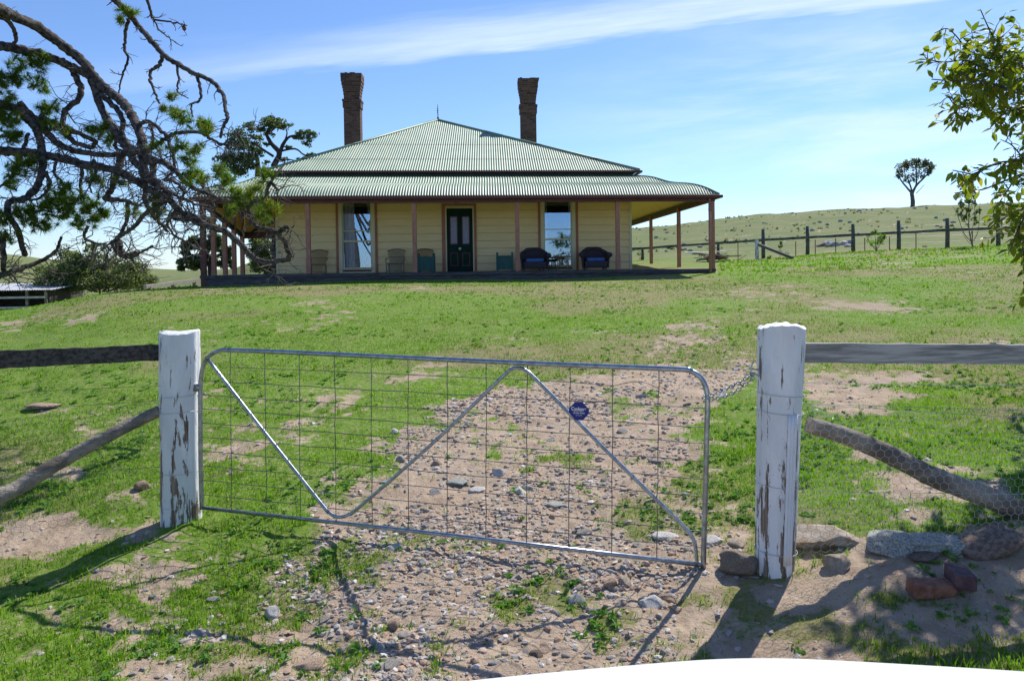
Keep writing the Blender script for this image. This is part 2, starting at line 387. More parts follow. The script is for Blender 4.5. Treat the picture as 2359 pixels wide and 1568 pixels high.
T2 = np.array([pchip(np.array(cols, float), T1[:, j], CQ) for j in range(len(LQ))]).T
for _ in range(3):
    T2[:, 1:-1] = (T2[:, :-2]+2*T2[:, 1:-1]+T2[:, 2:])/4
    for _ in range(4): T2[1:-1] = (T2[:-2]+2*T2[1:-1]+T2[2:])/4
def hf(X, Y, fine=True):
    X = np.asarray(X, float); Y = np.asarray(Y, float); r = np.hypot(X, Y)+1e-6; ph = np.arctan2(X, Y); pc = np.clip(ph, -.85, .85)
    px = np.clip(PPX + F*np.tan(pc), -700, 3100); d = np.maximum(r*np.cos(pc), 1.0)
    u = (px+700)/3800*(len(CQ)-1); v = np.clip(np.log(d)/math.log(1500), 0, 1)*(len(LQ)-1)
    i = np.clip(u.astype(int), 0, len(CQ)-2); j = np.clip(v.astype(int), 0, len(LQ)-2); fu = u-i; fv = v-j
    z = (T2[i, j]*(1-fu)+T2[i+1, j]*fu)*(1-fv)+(T2[i, j+1]*(1-fu)+T2[i+1, j+1]*fu)*fv
    bk = sstep(1.3, 2.4, np.abs(ph)); z = z*(1-bk) + (-.1 + .01*np.clip(r, 0, 300))*bk
    z = z + (fbm(X*.16, Y*.16, 3, 3)-.5)*np.clip(d*.006, 0, .7)
    if fine:
        a = np.clip((26-d)/16, .12, 1)
        z = z + a*((fbm(X*1.1, Y*1.1, 5, 3)-.5)*.09 + (fbm(X*5, Y*5, 9, 4)-.5)*.055 + (vnoise(X*28, Y*28, 21)-.5)*.010*np.clip((12-d)/8, 0, 1))
    return z
def H(x, y): return float(hf(np.array([x]), np.array([y]))[0])
CMi = np.array(CM.transposed())
def project(X, Y, Z):
    p = np.stack([X, Y, np.asarray(Z)-1.8]); c = CMi @ p; return PPX - F*c[0]/c[2], PPY + F*c[1]/c[2]
def ground_at(px, py, dmax=400):
    d = ray(px, py)
    t = 2.0
    while t < dmax:
        p = EYE + d*(t/d.y)
        if p.z <= H(p.x, p.y): break
        t *= 1.01
    return Vector((p.x, p.y, H(p.x, p.y)))
# bare ground mask, traced on the place
TRK = [(1700,0,4000),(1568,150,2150),(1500,330,2000),(1400,430,1900),(1330,560,1790),(1250,700,1680),(1200,700,1650),(1150,690,1620),(1100,690,1580),(1050,780,1590),(1000,880,1600),(950,960,1660),(900,1110,1730),(860,1300,1780),(830,1420,1790),(800,1480,1740),(770,1500,1700),(740,1560,1650),(700,1640,1660)]
TRK = TRK[::-1]; ty = [t[0] for t in TRK]; tl = [t[1] for t in TRK]; tr_ = [t[2] for t in TRK]
PATCH = [(1980,708,110,14,.85),(1750,775,90,14,.5),(2150,755,200,9,.45),(2240,590,150,6,.9),(2060,605,90,5,.6),(90,1080,120,30,.8),(170,1235,270,50,1.15),(100,1440,260,60,.6),(260,1340,240,60,.45),(520,1290,150,40,.35),(300,1470,300,60,.35),(40,1560,300,50,.4),(650,1310,120,30,.3),
         (2120,1120,280,50,.85),(2000,1050,160,30,.7),(1950,930,150,40,.6),(2150,1320,360,90,1.45),(2200,1440,300,90,1.0),(1850,1380,260,80,1.4),(2100,1190,260,40,.7),(1700,1240,50,60,.8),(2300,1480,300,40,.35),(100,945,60,10,.8),(1690,1190,60,40,.5),(1660,950,60,60,.3),(2050,880,250,50,.4),(1560,820,200,30,.2),
         (700,925,60,12,.3),(600,690,250,14,.35),(200,730,260,30,.3),(1700,690,180,25,.35),(2250,800,160,14,.3),(1650,1330,90,60,.9)]
def dirt_mask(X, Y, Z):
    px, py = project(X, Y, Z); d = Y
    n = fbm(X*1.6, Y*1.6, 40, 5); n2 = fbm(X*6, Y*6, 50, 4)
    l = np.interp(py, ty, tl); r = np.interp(py, ty, tr_); ww = 70+0*px
    t = sstep(-1, 1, np.minimum(px-l, r-px)/ww) * sstep(690, 770, py)*(.55+.45*sstep(790, 900, py))
    centre = np.clip(np.minimum(px-l, r-px)/np.maximum(r-l, 1)*2, 0, 1)
    m = t*(.86+.4*centre)
    for (cx, cy, rx, ry, s) in PATCH:
        m = np.maximum(m, s*np.exp(-((px-cx)/rx)**2-((py-cy)/ry)**2)*1.05)
    # green wedge with weeds in the middle of the track and beside it
    for (cx, cy, rx, ry, s) in ((1210,1370,110,50,.6),(1120,1265,90,18,.55),(1480,1170,120,30,.35),(1600,1390,50,30,.4),(1330,1140,40,30,.3)):
        m = m - s*np.exp(-((px-cx)/rx)**2-((py-cy)/ry)**2)
    m = np.where((Y < 1), .5, m)
    n3 = fbm(X*.55+Y*.1, Y*.55, 61, 4); n4 = fbm(X*2.6, Y*2.6, 62, 3)
    v = m*1.0 + (n-.5)*1.35 + (n2-.5)*1.1 + np.clip((n3-.47)*2.2, -.2, .6) + (n4-.5)*.5
    v = v-.28*sstep(8.5, 13, Y)*(1-t)+.10*(1-sstep(5.5, 9, Y))*(1-t)+(fbm(X*9, Y*9, 63, 3)-.5)*.9
    return sstep(.22, 1.10, v), t, px, py
# ------------------------------------------------------------------ ground sheet
ang = np.concatenate([np.linspace(-math.pi, -.80, 50)[:-1], np.linspace(-.80, .62, 760), np.linspace(.62, math.pi, 55)[1:]])
rad = np.concatenate([[.01,.8,1.6], np.geomspace(2.4, 60, 430), np.geomspace(61, 1500, 130)])
AA, RR = np.meshgrid(ang, rad); GX = RR*np.sin(AA); GY = RR*np.cos(AA); GZ = hf(GX, GY)
md, mt, gpx, gpy = dirt_mask(GX.ravel(), np.where(GY.ravel() > .5, GY.ravel(), .5), GZ.ravel())
back = (GY.ravel() < 1.5); md = np.where(back, .45, md)
far = sstep(30, 60, RR.ravel())
na, nr = len(ang), len(rad)
ii, jj = np.meshgrid(np.arange(na-1), np.arange(nr-1)); a0 = (jj*na+ii).ravel()
gf = np.stack([a0, a0+na, a0+na+1, a0+1], 1)
green = fbm(GX.ravel()*.35, GY.ravel()*.35, 77, 4)
for (cx, cy, rx, ry, s) in ((800,770,800,60,.16),(150,920,420,60,.25),(2100,670,400,50,.2),(1100,690,500,25,.12),(300,720,300,25,-.2),(1650,680,250,25,-.2),(500,665,200,10,-.2),(2150,900,350,120,-.1),(1500,655,250,15,-.12)):
    green = green + s*np.exp(-((gpx-cx)/rx)**2-((gpy-cy)/ry)**2)
gm = bpy.data.materials.new('pasture and bare earth'); gm.use_nodes = True; g = NT(gm.node_tree); g.n.clear()
out = g.node('ShaderNodeOutputMaterial'); b = g.node('ShaderNodeBsdfPrincipled'); b.inputs['Roughness'].default_value = .95; b.inputs['Specular IOR Level'].default_value = .15
pos = g.node('ShaderNodeNewGeometry').outputs['Position']
ad = g.node('ShaderNodeAttribute', attribute_name='dirt').outputs['Fac']; af = g.node('ShaderNodeAttribute', attribute_name='far').outputs['Fac']; ag = g.node('ShaderNodeAttribute', attribute_name='lush').outputs['Fac']
fine = g.noise(pos, 22, 5, .7); med = g.noise(pos, 5, 5, .6); coarse = g.noise(pos, .35, 4, .55)
gcol = g.mix(g.ramp(ag, .40, .62), (.235,.215,.09), (.135,.245,.02))
gcol = g.mix(g.math('MULTIPLY', g.ramp(med, .48, .68), .45), gcol, (.145,.225,.035))
gcol = g.mix(g.math('MULTIPLY', g.ramp(fine, .48, .66), .75), gcol, (.33,.27,.17))
gcol = g.mix(g.math('MULTIPLY', g.ramp(fine, .48, .34), .45), gcol, (.07,.11,.02))
fcol = g.mix(g.ramp(coarse, .4, .62), (.125,.165,.05), (.175,.185,.075))
fcol = g.mix(g.math('MULTIPLY', g.ramp(g.noise(pos, 1.3, 6, .7), .52, .68), .6), fcol, (.09,.10,.045))
gcol = g.mix(af, gcol, fcol)
dcol = g.mix(g.ramp(med, .35, .65), (.375,.275,.19), (.48,.37,.265))
dcol = g.mix(g.math('MULTIPLY', g.ramp(g.noise(pos, 45, 4, .7), .55, .68), .7), dcol, (.27,.195,.145))
dcol = g.mix(g.math('MULTIPLY', g.ramp(g.noise(pos, 1.5, 3, .6), .5, .7), .5), dcol, (.40,.325,.26))
dd = g.math('ADD', ad, g.math('MULTIPLY', g.math('SUBTRACT', g.noise(pos, 11, 6, .75), .5), 2.3))
dcol = g.mix(g.math('MULTIPLY', g.ramp(g.noise(pos, 140, 3, .8), .56, .66), .6), dcol, (.62,.55,.47))
dcol = g.mix(g.math('MULTIPLY', g.ramp(g.noise(pos, 90, 3, .8), .57, .67), .6), dcol, (.20,.155,.12))
spy = g.node('ShaderNodeSeparateXYZ'); g.link(pos, spy.inputs[0])
dcol = g.mix(g.math('MULTIPLY', g.ramp(spy.outputs[1], 10, 16), .75), dcol, (.34,.275,.185))
colr = g.mix(g.ramp(dd, .22, .74), gcol, dcol); g.link(colr, b.inputs['Base Color'])
bn = g.node('ShaderNodeBump'); bn.inputs['Strength'].default_value = .75; bn.inputs['Distance'].default_value = .03
g.link(g.math('ADD', g.noise(pos, 30, 6, .75), g.math('MULTIPLY', g.noise(pos, 6, 4), .8)), bn.inputs['Height']); g.link(bn.outputs[0], b.inputs['Normal']); g.link(b.outputs[0], out.inputs[0])
gv = np.stack([GX.ravel(), GY.ravel(), GZ.ravel()], 1)
tag(mesh_np('ground', gv, gf, gm, smooth=True, attrs={'dirt': md, 'far': far, 'lush': green}), kind='structure')

# ------------------------------------------------------------------ grass, weeds, gravel (uncountable)
def scatter(n, d0, d1, u0=-.80, u1=.66, p=1.0):
    """random ground points in the view wedge, density falling with distance as 1/d^p"""
    q = rng.random(n)
    d = (d0**(2-p)+q*(d1**(2-p)-d0**(2-p)))**(1/(2-p)) if abs(p-2) > 1e-3 else d0*(d1/d0)**q
    X = d*(u0+(u1-u0)*rng.random(n)); return X, d
def blades(n, d0, d1, h0, h1, w0, p, tuft=False):
    X, Y = scatter(n//(12 if tuft else 1), d0, d1, p=p)
    if tuft: X = np.repeat(X, 12)+rng.normal(size=len(X)*12)*.016; Y = np.repeat(Y, 12)+rng.normal(size=len(Y)*12)*.016; n = len(X)
    Z = hf(X, Y); m, t, px, py = dirt_mask(X, Y, Z)
    dens = .5*fbm(X*5, Y*5, 91, 3)+.5*fbm(X*.9, Y*.9, 92, 3); keep = rng.random(n) < np.clip((1-m)**1.3*np.clip((dens-.33)*3.2,.06,1)*.95, .004, 1)
    gr = fbm(X*.35, Y*.35, 77, 4)
    inh = (px > 455) & (px < 1655) & (Y > 23.6); keep &= ~inh
    X, Y, Z, gr = X[keep], Y[keep], Z[keep], gr[keep]; k = len(X)
    h = (h0+(h1-h0)*rng.random(k)**2)*(.6+.8*fbm(X*2, Y*2, 66, 2)); a = rng.random(k)*6.283; lean = rng.random(k)*.9*h; la = rng.random(k)*6.283
    w_ = w0*(.6+.8*rng.random(k)); cx, sx = np.cos(a)*w_, np.sin(a)*w_
    ml = .35; v = np.zeros((k, 5, 3))
    v[:,0] = np.stack([X-cx, Y-sx, Z-.004], 1); v[:,1] = np.stack([X+cx, Y+sx, Z-.004], 1)
    v[:,2] = np.stack([X+cx*.8+lean*ml*np.cos(la), Y+sx*.8+lean*ml*np.sin(la), Z+h*.6], 1)
    v[:,3] = np.stack([X-cx*.8+lean*ml*np.cos(la), Y-sx*.8+lean*ml*np.sin(la), Z+h*.6], 1)
    v[:,4] = np.stack([X+lean*np.cos(la), Y+lean*np.sin(la), Z+h], 1)
    tint = np.clip(rng.random(k)*.62+(rng.random(k)<.13)*.4+(gr-.5)*.7, 0, 1)
    o = np.arange(k)*5
    f = np.concatenate([np.stack([o,o+1,o+2],1), np.stack([o,o+2,o+3],1), np.stack([o+3,o+2,o+4],1)])
    return v.reshape(-1,3), f, np.repeat(tint, 5)
def merge(parts):
    V, Fc, A, o = [], [], [], 0
    for v, f, a in parts: V.append(v); Fc.append(f+o); A.append(a); o += len(v)
    return np.concatenate(V), np.concatenate(Fc), np.concatenate(A)
gv, gfc, ga = merge([blades(300000, 3.2, 8.5, .010, .040, .0026, 1.0), blades(210000, 8.5, 16, .008, .028, .0055, .8), blades(120000, 16, 26, .008, .028, .011, .5),
                     blades(40000, 24, 40, .03, .09, .03, .5), blades(20000, 3.2, 9, .035, .07, .003, 1.0, tuft=True), blades(8000, 9, 24, .04, .075, .007, .6, tuft=True)])
tag(mesh_np('grass', gv, gfc, M['grass'], attrs={'tint': ga}), 'short green pasture grass covering the slope around the dirt track', 'grass', kind='stuff')
# broad-leaved weeds
def weeds(n, d0, d1, p, size, nl=7, where=None):
    X, Y = scatter(n, d0, d1, p=p); Z = hf(X, Y); m, t, px, py = dirt_mask(X, Y, Z)
    w1 = fbm(X*.9, Y*.9, 123, 3)
    pr = np.clip((w1-.56)*5, 0, 1)*(1-m)
    for (cx, cy, rx, ry, s) in ((170,895,230,28,.9),(620,900,150,40,.5),(1230,1360,90,30,.7),(1090,1250,70,15,.7),(560,1230,80,15,.5),(300,1490,150,50,.4),(2280,1400,120,50,.7),(2150,1290,80,20,.6),(500,690,40,8,.6),(1100,690,200,25,.3),(60,1370,120,30,.4)):
        pr = np.maximum(pr, s*np.exp(-((px-cx)/rx)**2-((py-cy)/ry)**2))
    keep = rng.random(n) < pr; X, Y, Z = X[keep], Y[keep], Z[keep]; V, Fc, A = [], [], []; o = 0
    for i in range(len(X)):
        s = size*(.5+random.random())
        for k in range(nl):
            a = random.random()*6.283; el = random.uniform(.1, .7); L = s*random.uniform(.6, 1.2); wd = L*.32
            dx, dy = math.cos(a), math.sin(a); z1 = Z[i]+L*.6*math.sin(el)+.01; z2 = Z[i]+L*math.sin(el)*.7
            cxm, cym = X[i]+dx*L*.55, Y[i]+dy*L*.55
            V += [(X[i],Y[i],Z[i]+.005),(cxm-dy*wd,cym+dx*wd,z1),(X[i]+dx*L,Y[i]+dy*L,z2),(cxm+dy*wd,cym-dx*wd,z1)]
            Fc.append((o,o+1,o+2,o+3)); o += 4; A += [random.random()]*4
    return np.array(V), np.array(Fc), np.array(A)
wv, wf, wa = merge([weeds(9000, 3.3, 9, 1, .034), weeds(7000, 9, 24, .8, .05, 6)])
tag(mesh_np('weeds', wv, wf, M['weed'], attrs={'tint': wa}), 'low broad-leaved weeds growing in patches among the grass', 'weeds', kind='stuff')
# gravel
t_ = (1+5**.5)/2
ICO = np.array([(-1,t_,0),(1,t_,0),(-1,-t_,0),(1,-t_,0),(0,-1,t_),(0,1,t_),(0,-1,-t_),(0,1,-t_),(t_,0,-1),(t_,0,1),(-t_,0,-1),(-t_,0,1)])/1.902
ICF = np.array([(0,11,5),(0,5,1),(0,1,7),(0,7,10),(0,10,11),(1,5,9),(5,11,4),(11,10,2),(10,7,6),(7,1,8),(3,9,4),(3,4,2),(3,2,6),(3,6,8),(3,8,9),(4,9,5),(2,4,11),(6,2,10),(8,6,7),(9,8,1)])
def gravel(n, d0, d1, p, s0, s1, pw=3.0):
    X, Y = scatter(n, d0, d1, p=p); Z = hf(X, Y); m, t, px, py = dirt_mask(X, Y, Z)
    cl = fbm(X*1.3, Y*1.3, 200, 4)
    pr = np.maximum(m*t, .12*m)*np.clip((cl-.30)*2.6, .10, 1)
    pr = np.minimum(pr*1.15, 1); pr *= np.where((px > 1560) & (py > 1330), .12, 1)
    keep = rng.random(n) < pr; X, Y, Z = X[keep], Y[keep], Z[keep]; k = len(X)
    s = s0+(s1-s0)*rng.random(k)**pw; a = rng.random(k)*6.283
    v = np.repeat(ICO[None], k, 0)*(1+.75*(rng.random((k,12,1))-.5))
    v *= np.stack([np.ones(k), .55+.4*rng.random(k), .28+.35*rng.random(k)], 1)[:,None,:]
    tl_ = (rng.random(k)-.5)*.7; y2 = v[...,1]*np.cos(tl_)[:,None]-v[...,2]*np.sin(tl_)[:,None]; z2 = v[...,1]*np.sin(tl_)[:,None]+v[...,2]*np.cos(tl_)[:,None]
    x3 = v[...,0]*np.cos(a)[:,None]-y2*np.sin(a)[:,None]; y3 = v[...,0]*np.sin(a)[:,None]+y2*np.cos(a)[:,None]
    V = np.stack([x3*s[:,None]+X[:,None], y3*s[:,None]+Y[:,None], z2*s[:,None]+Z[:,None]+s[:,None]*.06], 2)
    f = (ICF[None]+(np.arange(k)*12)[:,None,None]).reshape(-1,3)
    return V.reshape(-1,3), f, np.repeat(rng.random(k), 12)
rv, rf, ra = merge([gravel(110000, 3.2, 8, 1.2, .004, .029, 3.0), gravel(60000, 8, 15, .8, .007, .036, 2.6), gravel(6000, 15, 26, .5, .012, .045)])
def gravx(g, vec, t, c):
    a = g.node('ShaderNodeAttribute', attribute_name='tint').outputs['Fac']
    x = g.mix(g.ramp(a, 0, .5), (.22,.20,.18), (.43,.38,.33)); x = g.mix(g.ramp(a, .6, .75), x, (.42,.28,.19)); return g.mix(g.ramp(a, .88, .95), x, (.62,.58,.52))
M['gravel'] = mat('loose gravel', (.3,.3,.3), None, rough=.9, bump=.4, bscale=80, extra=gravx)
tag(mesh_np('gravel', rv, rf, M['gravel'], attrs={'tint': ra}), 'loose grey and brown gravel strewn over the dirt track', 'gravel', kind='stuff')

# ------------------------------------------------------------------ stones as things
def rock_mesh(name, seed, m, sub=3, flat=.5, rough=.28, facets=9):
    import bmesh
    bm = bmesh.new(); bmesh.ops.create_icosphere(bm, subdivisions=sub, radius=1)
    rr = random.Random(seed); pl = []
    for _ in range(facets):
        n = Vector((rr.gauss(0,1), rr.gauss(0,1), rr.gauss(0,1))).normalized(); pl.append((n, rr.uniform(.42, .80)))
    for v in bm.verts:
        p = v.co.copy()
        for n, d in pl:
            e = p.dot(n)-d
            if e > 0: p -= n*e*.92
        q = np.array([p.x, p.y, p.z])*2.3+seed*3.1
        p *= 1+rough*(float(fbm(np.array([q[0]+q[2]]), np.array([q[1]-q[2]*.7]), seed, 4)[0])-.5)
        v.co = (p.x, p.y, p.z*flat)
    me = bpy.data.meshes.new(name); bm.to_mesh(me); bm.free(); me.materials.append(m)
    me.polygons.foreach_set('use_smooth', [sub > 2]*len(me.polygons)); return me
SM = [rock_mesh('stone', i+1, M[('stone','stone','stone_brown','stone','stone_brown','stone','stone_pale','stone')[i]], 2, random.uniform(.30,.6)) for i in range(8)]
def place_rock(me, loc, s, name='stone', rz=None, sy=1.0, sz=1.0, tilt=0):
    o = bpy.data.objects.new(name, me); C.objects.link(o); o.location = loc; o.scale = (s, s*sy, s*sz); o.rotation_euler = (tilt, tilt*.5, random.random()*6.28 if rz is None else rz); return o
cnt = 0; tries = 0
while cnt < 250 and tries < 9000:
    tries += 1
    x, y = scatter(1, 3.3, 12, u0=-.62, u1=.30, p=1.3); z = hf(x, y); m, t, px, py = dirt_mask(x, y, z)
    if random.random() > float(m[0]*t[0]) or (px[0] > 1560 and py[0] > 1330) or px[0] < 60 or py[0] > 1560: continue
    s = random.uniform(.016, .032) + (random.random()**5)*.05 + (.008 if y[0] > 7 else 0)
    o = place_rock(random.choice(SM), (x[0], y[0], z[0]-s*.02), s, sy=random.uniform(.6, 1), tilt=random.uniform(-.35,.35))
    mn = o.data.materials[0].name; colw = {'brown stone':'brown','pale stone':'pale'}.get(mn, 'grey'); szw = 'fist-sized' if s > .048 else 'small'
    third = 'left' if px[0] < 950 else ('middle' if px[0] < 1300 else 'right'); gy = 1168+(px[0]-466)*.114
    where = 'on the bare ground in front of the gate' if py[0] > gy+110 else ('close under the gate' if py[0] > gy-60 else ('on the track seen through the gate' if py[0] > 1000 else 'far up the track behind the gate'))
    tag(o, f'{szw} {colw} stone lying loose {where}, {third} part', 'stone', f'loose {colw} stones scattered along the track'); cnt += 1
special = [((715,1537),42,'stone_brown','large smooth pinkish stone at the very bottom edge left of centre',.55),
 ((632,1425),26,'stone_pale','pale grey pointed stone standing on the track left of the gate brace shadow',.9),
 ((1500,1398),36,'stone_pale','large pale half-buried stone near the lower right gate shadow',.6),
 ((1405,1352),24,'stone_brown','brown-topped angular stone under the bottom rail near the right of the gate',.6),
 ((1195,1138),26,'stone_pale','flat whitish stone seen through the gate just below the pale lump',.4),
 ((1145,1092),20,'stone_pale','pale lumpy stone seen through the middle of the gate',.7),
 ((1003,1070),15,'stone_brown','tan blocky stone seen through the gate beside the rising brace',.8),
 ((923,1064),16,'rock_grey','grey stone touching the rising brace as seen through the gate',.7),
 ((1050,1119),34,'rock_grey','long flat grey slab seen through the gate, darkest of its neighbours',.25),
 ((1100,1130),24,'stone_pale','thin pale slab lying right of the long grey slab',.25),
 ((908,1455),24,'stone_brown','brown squarish stone at the tip of the brace shadow',.8),
 ((920,1492),14,'stone_brown','small orange-brown cobble just below the squarish brown stone',.9),
 ((1330,1385),26,'rock_grey','grey ridged stone left of the large pale half-buried stone',.6),
 ((1235,1512),20,'rock_red','reddish stone near the bottom centre above the white bonnet',.6),
 ((1540,1238),40,'stone_pale','pale flat ledge of rock just left of the lower gate corner',.22),
 ((1280,1170),30,'rock_grey','flat grey ledge stone right of the gate middle',.22),
 ((1650,1250),32,'stone_pale','pale flat stone between the gate corner and the white post',.35),
 ((1700,1262),26,'rock_tan','tan wedge stone leaning at the foot of the right white post',.5),
 ((330,1130),28,'stone_brown','brown embedded stone left of the left white post',.6),
 ((100,942),48,'stone_brown','long tan rock outcrop in the grass above the left brace log',.13),
 ((1440,1345),26,'rock_tan','broken stone lump on the right half of the track',.6)]
for i, (p, s, mk, lb, fl) in enumerate(special):
    q = ground_at(*p); sc = s/F*q.y
    o = place_rock(rock_mesh('stone', 40+i, M[mk], 3, fl), q+Vector((0,0,sc*.05)), sc, sy=.75); tag(o, lb, 'stone')
BR = [((1905,1262),74,'rock_tan','flat-topped tan boulder against the foot of the right white post',.75,.62,4.75),
      ((2035,1265),68,'rock_grey','pale grey lichened boulder second from the right white post',.7,.62,4.95),
      ((2140,1262),76,'rock_grey','greenish pointed boulder behind the wire netting, third from the post',.55,.5,5.1),
      ((2265,1265),88,'rock_red','large dark reddish boulder beneath the brace log at the right',.62,.6,5.2),
      ((1925,1308),34,'rock_tan','small squarish stone in front of the flat-topped tan boulder',.8,.8,4.45),
      ((2130,1290),36,'rock_red','small flat reddish stone in the grass before the boulders',.35,.5,4.6)]
for i, (p, s, mk, lb, fl, asp, Y) in enumerate(BR):
    q = ground_at(p[0], p[1]-6); sc = s*1.12/F*q.y
    tag(place_rock(rock_mesh('boulder', 70+i, M[mk], 4, fl, .35, 11), q+Vector((0,0,sc*.10)), sc*1.08, 'boulder', rz=i*1.3, sy=.8, sz=asp*1.05), lb, 'boulder')
q = ground_at(1700, 1325); tag(place_rock(rock_mesh('concrete_lump', 91, M['concrete'], 4, .8, .5, 7), q+Vector((0,0,.05)), .115, 'concrete_lump', sz=1.0), 'rough lump of old concrete with embedded pebbles beside the right post base', 'concrete')
for nm, p, rz, mk, lb, dz in (('loose_brick',(2145,1375),.1,'brick_red','old red brick lying flat on the bare earth at right',0),('loose_brick',(2212,1350),1.35,'brick_dark','dark brick propped on edge behind the flat red brick',.01)):
    q = ground_at(*p); t = MB().box((-.115,-.055,-.038),(.115,.055,.038)).build(nm, M[mk], bevel=.006); t.location = q+Vector((0,0,.035+dz)); t.rotation_euler = (.05,.08,rz); tag(t, lb, 'brick')

# ------------------------------------------------------------------ gate posts
GL = P(465, 1168, 5.73); GR = P(1622, 1298, 4.64)
def post(name, label, px_top, px_bot, Y, yt, yb, rt, rb, seed):
    top = P(px_top, yt, Y); bot = P(px_bot, yb, Y)
    root = thing(name, label, 'gate post', bot)
    rr = random.Random(seed); n = 48; rows = 40; L = top-bot; mb = MB()
    fl = [rr.uniform(-1, 1) for _ in range(n)]; fl = [(fl[i-1]+fl[i]*2+fl[(i+1) % n])/4 for i in range(n)]
    def fn(u, v):
        a = 2*math.pi*u; k = int(u*(n)) % n; r = rt*v+rb*(1-v)
        r *= 1+.05*fl[k]-(.035 if (k*7+seed) % 11 == 0 else 0)+.02*math.sin(3*a+v*2+seed)+.012*math.sin(v*9+a*2)
        z = v; p = Vector((r*math.cos(a), r*math.sin(a), 0))+L*(v*1.0-.06*(1-v))
        if v >= .999: p.z += .012*math.sin(a*2+seed)+.006*fl[k]
        return p
    mb.grid(fn, n+1, rows)
    o = len(mb.v); top_ring = [o-(n+1)+i for i in range(n)]
    ins = [Vector(mb.v[i]) for i in top_ring]; c = sum(ins, Vector())/n
    nd_ = len(mb.v); mb.v += [tuple(v) for v in ins]; top_ring = list(range(nd_, nd_+n)); o = len(mb.v)
    i2 = [c+(v-c)*.95+Vector((0,0,.004+.004*math.sin(q_*1.7))) for q_, v in enumerate(ins)]
    mb.v += [tuple(v) for v in i2]; mb.v.append(tuple(c+Vector((0,0,.008))))
    for i in range(n):
        j = (i+1) % n; mb.f.append((top_ring[i], top_ring[j], o+j, o+i)); mb.f.append((o+i, o+j, o+n))
    mb.build('shaft', M['post_white'], root, smooth=True)
    wr = MB()
    return root, bot, top
def ring(mb, c, ax, r, z, tilt=0, rw=.0018):
    pts = [c+ax*z+Vector((r*math.cos(a), r*math.sin(a), tilt*math.cos(a))) for a in [i*2*math.pi/28 for i in range(28)]]; mb.tube(pts, rw, 5, closed=True)
pl, plb, plt = post('gate_post', 'left white gate post with peeling paint carrying the gate hinge', 414, 417, 5.78, 765, 1212, .139, .139, 1)
pr, prb, prt = post('gate_post', 'right white gate post, the nearer and thicker one, with wire netting fixed to it', 1801, 1786, 4.6, 752, 1296, .138, .114, 5)
w_ = MB(); L = plt-plb
for k in (.68, .60, .29, .12): ring(w_, Vector(), L, .1425, k, .004)
w_.build('tie_wire', M['wire_white'], pl, smooth=True)
w_ = MB(); L = prt-prb
for k, r in ((.72,.137),(.645,.135),(.34,.126),(.06,.12)): ring(w_, Vector(), L, r+.004, k, -.012)
w_.build('tie_wire', M['wire_white'], pr, smooth=True)
# ribbed metal strip on the right post
def stripf(u, v):
    a = R(-84+26*u); rad_ = .131-.016*(1-v)+.006+.005*abs(math.sin(u*math.pi*3)); p = L*(.02+.625*v); return p+Vector((math.cos(a)*rad_, math.sin(a)*rad_, 0))
MB().grid(stripf, 25, 12).build('metal_strip', M['post_white_plain'] if 'post_white_plain' in M else mat('painted metal strip', (.74,.76,.78), (.68,.70,.73), 8, .5), pr, smooth=True, solid=.004)
# ------------------------------------------------------------------ gate
gd = (GR-GL); gd.z = 0; gn = Vector((-gd.y, gd.x, 0)).normalized()
def GP(px, py, off=0.0):
    d = ray(px, py); t = (GL-EYE).dot(gn)/d.dot(gn); return EYE+d*t-gn*off
gate = thing('farm_gate', 'galvanised tubular steel farm gate with V brace and square wire mesh', 'gate', Vector((GL.x, GL.y, H(GL.x, GL.y))))
gorg = gate.location.copy()
def G(px, py, off=0.0): return GP(px, py, off)-gorg
fr = [(466,1172),(463,1100),(462,1000),(462,900),(464,865),(470,838),(484,818),(506,808),(540,807),(700,813),(1000,827),(1300,840),(1560,850),(1590,854),(1613,868),(1626,892),(1630,925),(1628,1000),(1626,1100),(1623,1200),(1620,1316)]
MB().tube(catmull([G(*p) for p in fr], 4), .0165, 12).build('frame', M['galv'], gate, smooth=True)
MB().tube([G(466,1169), G(1045,1233), G(1616,1300)], .0140, 12).build('bottom_rail', M['galv'], gate, smooth=True)
br = [(476,822),(600,982),(740,1158),(760,1180),(782,1190),(804,1184),(830,1166),(1000,1018),(1160,866),(1178,851),(1196,847),(1213,854),(1240,878),(1400,1040),(1570,1206),(1592,1232),(1602,1256),(1606,1300)]
MB().tube(catmull([G(*p, .004) for p in br], 4), .0122, 12).build('brace', M['galv'], gate, smooth=True)
wm = MB()
for a, bt in zip((531,610,690,771,855,940,1031,1121,1215,1313,1412,1518), (534,614,692,775,858,941,1031,1120,1213,1311,1409,1513)):
    y0 = 808+(a-540)*.0425; y1 = 1172+(bt-466)*.114; pts = []
    for k in range(13):
        t = k/12; j = 0 if k in (0,12) else random.uniform(-1.3,1.3); pts.append(G(a+(bt-a)*t+j, y0+(y1-y0)*t, .002))
    wm.tube(pts, .0028, 5)
hl = list(zip((877,909,941,974,1007,1039,1072,1105,1139), (940,984,1021,1063,1103,1144,1184,1224,1262)))
for a, bt in hl:
    pts = []
    for k in range(25):
        t = k/24; j = 0 if k in (0,24) else random.uniform(-1.4,1.4); pts.append(G(466+(1625-466)*t, a+(bt-a)*t+j, -.003))
    wm.tube(pts, .0028, 5)
wm.tube(catmull([G(531,846), G(700,852), G(900,861), G(1100,870), G(1313,880), G(1405,888), G(1440,882), G(1480,879), G(1518,894)], 4), .0024, 5)
wm.build('wire_mesh', M['galv_dull'], gate, smooth=True)
MB().box((-.03,-.02,-.028),(.02,.02,.028)).build('hinge_strap', M['post_white'], gate, bevel=.004).location = G(456, 892)
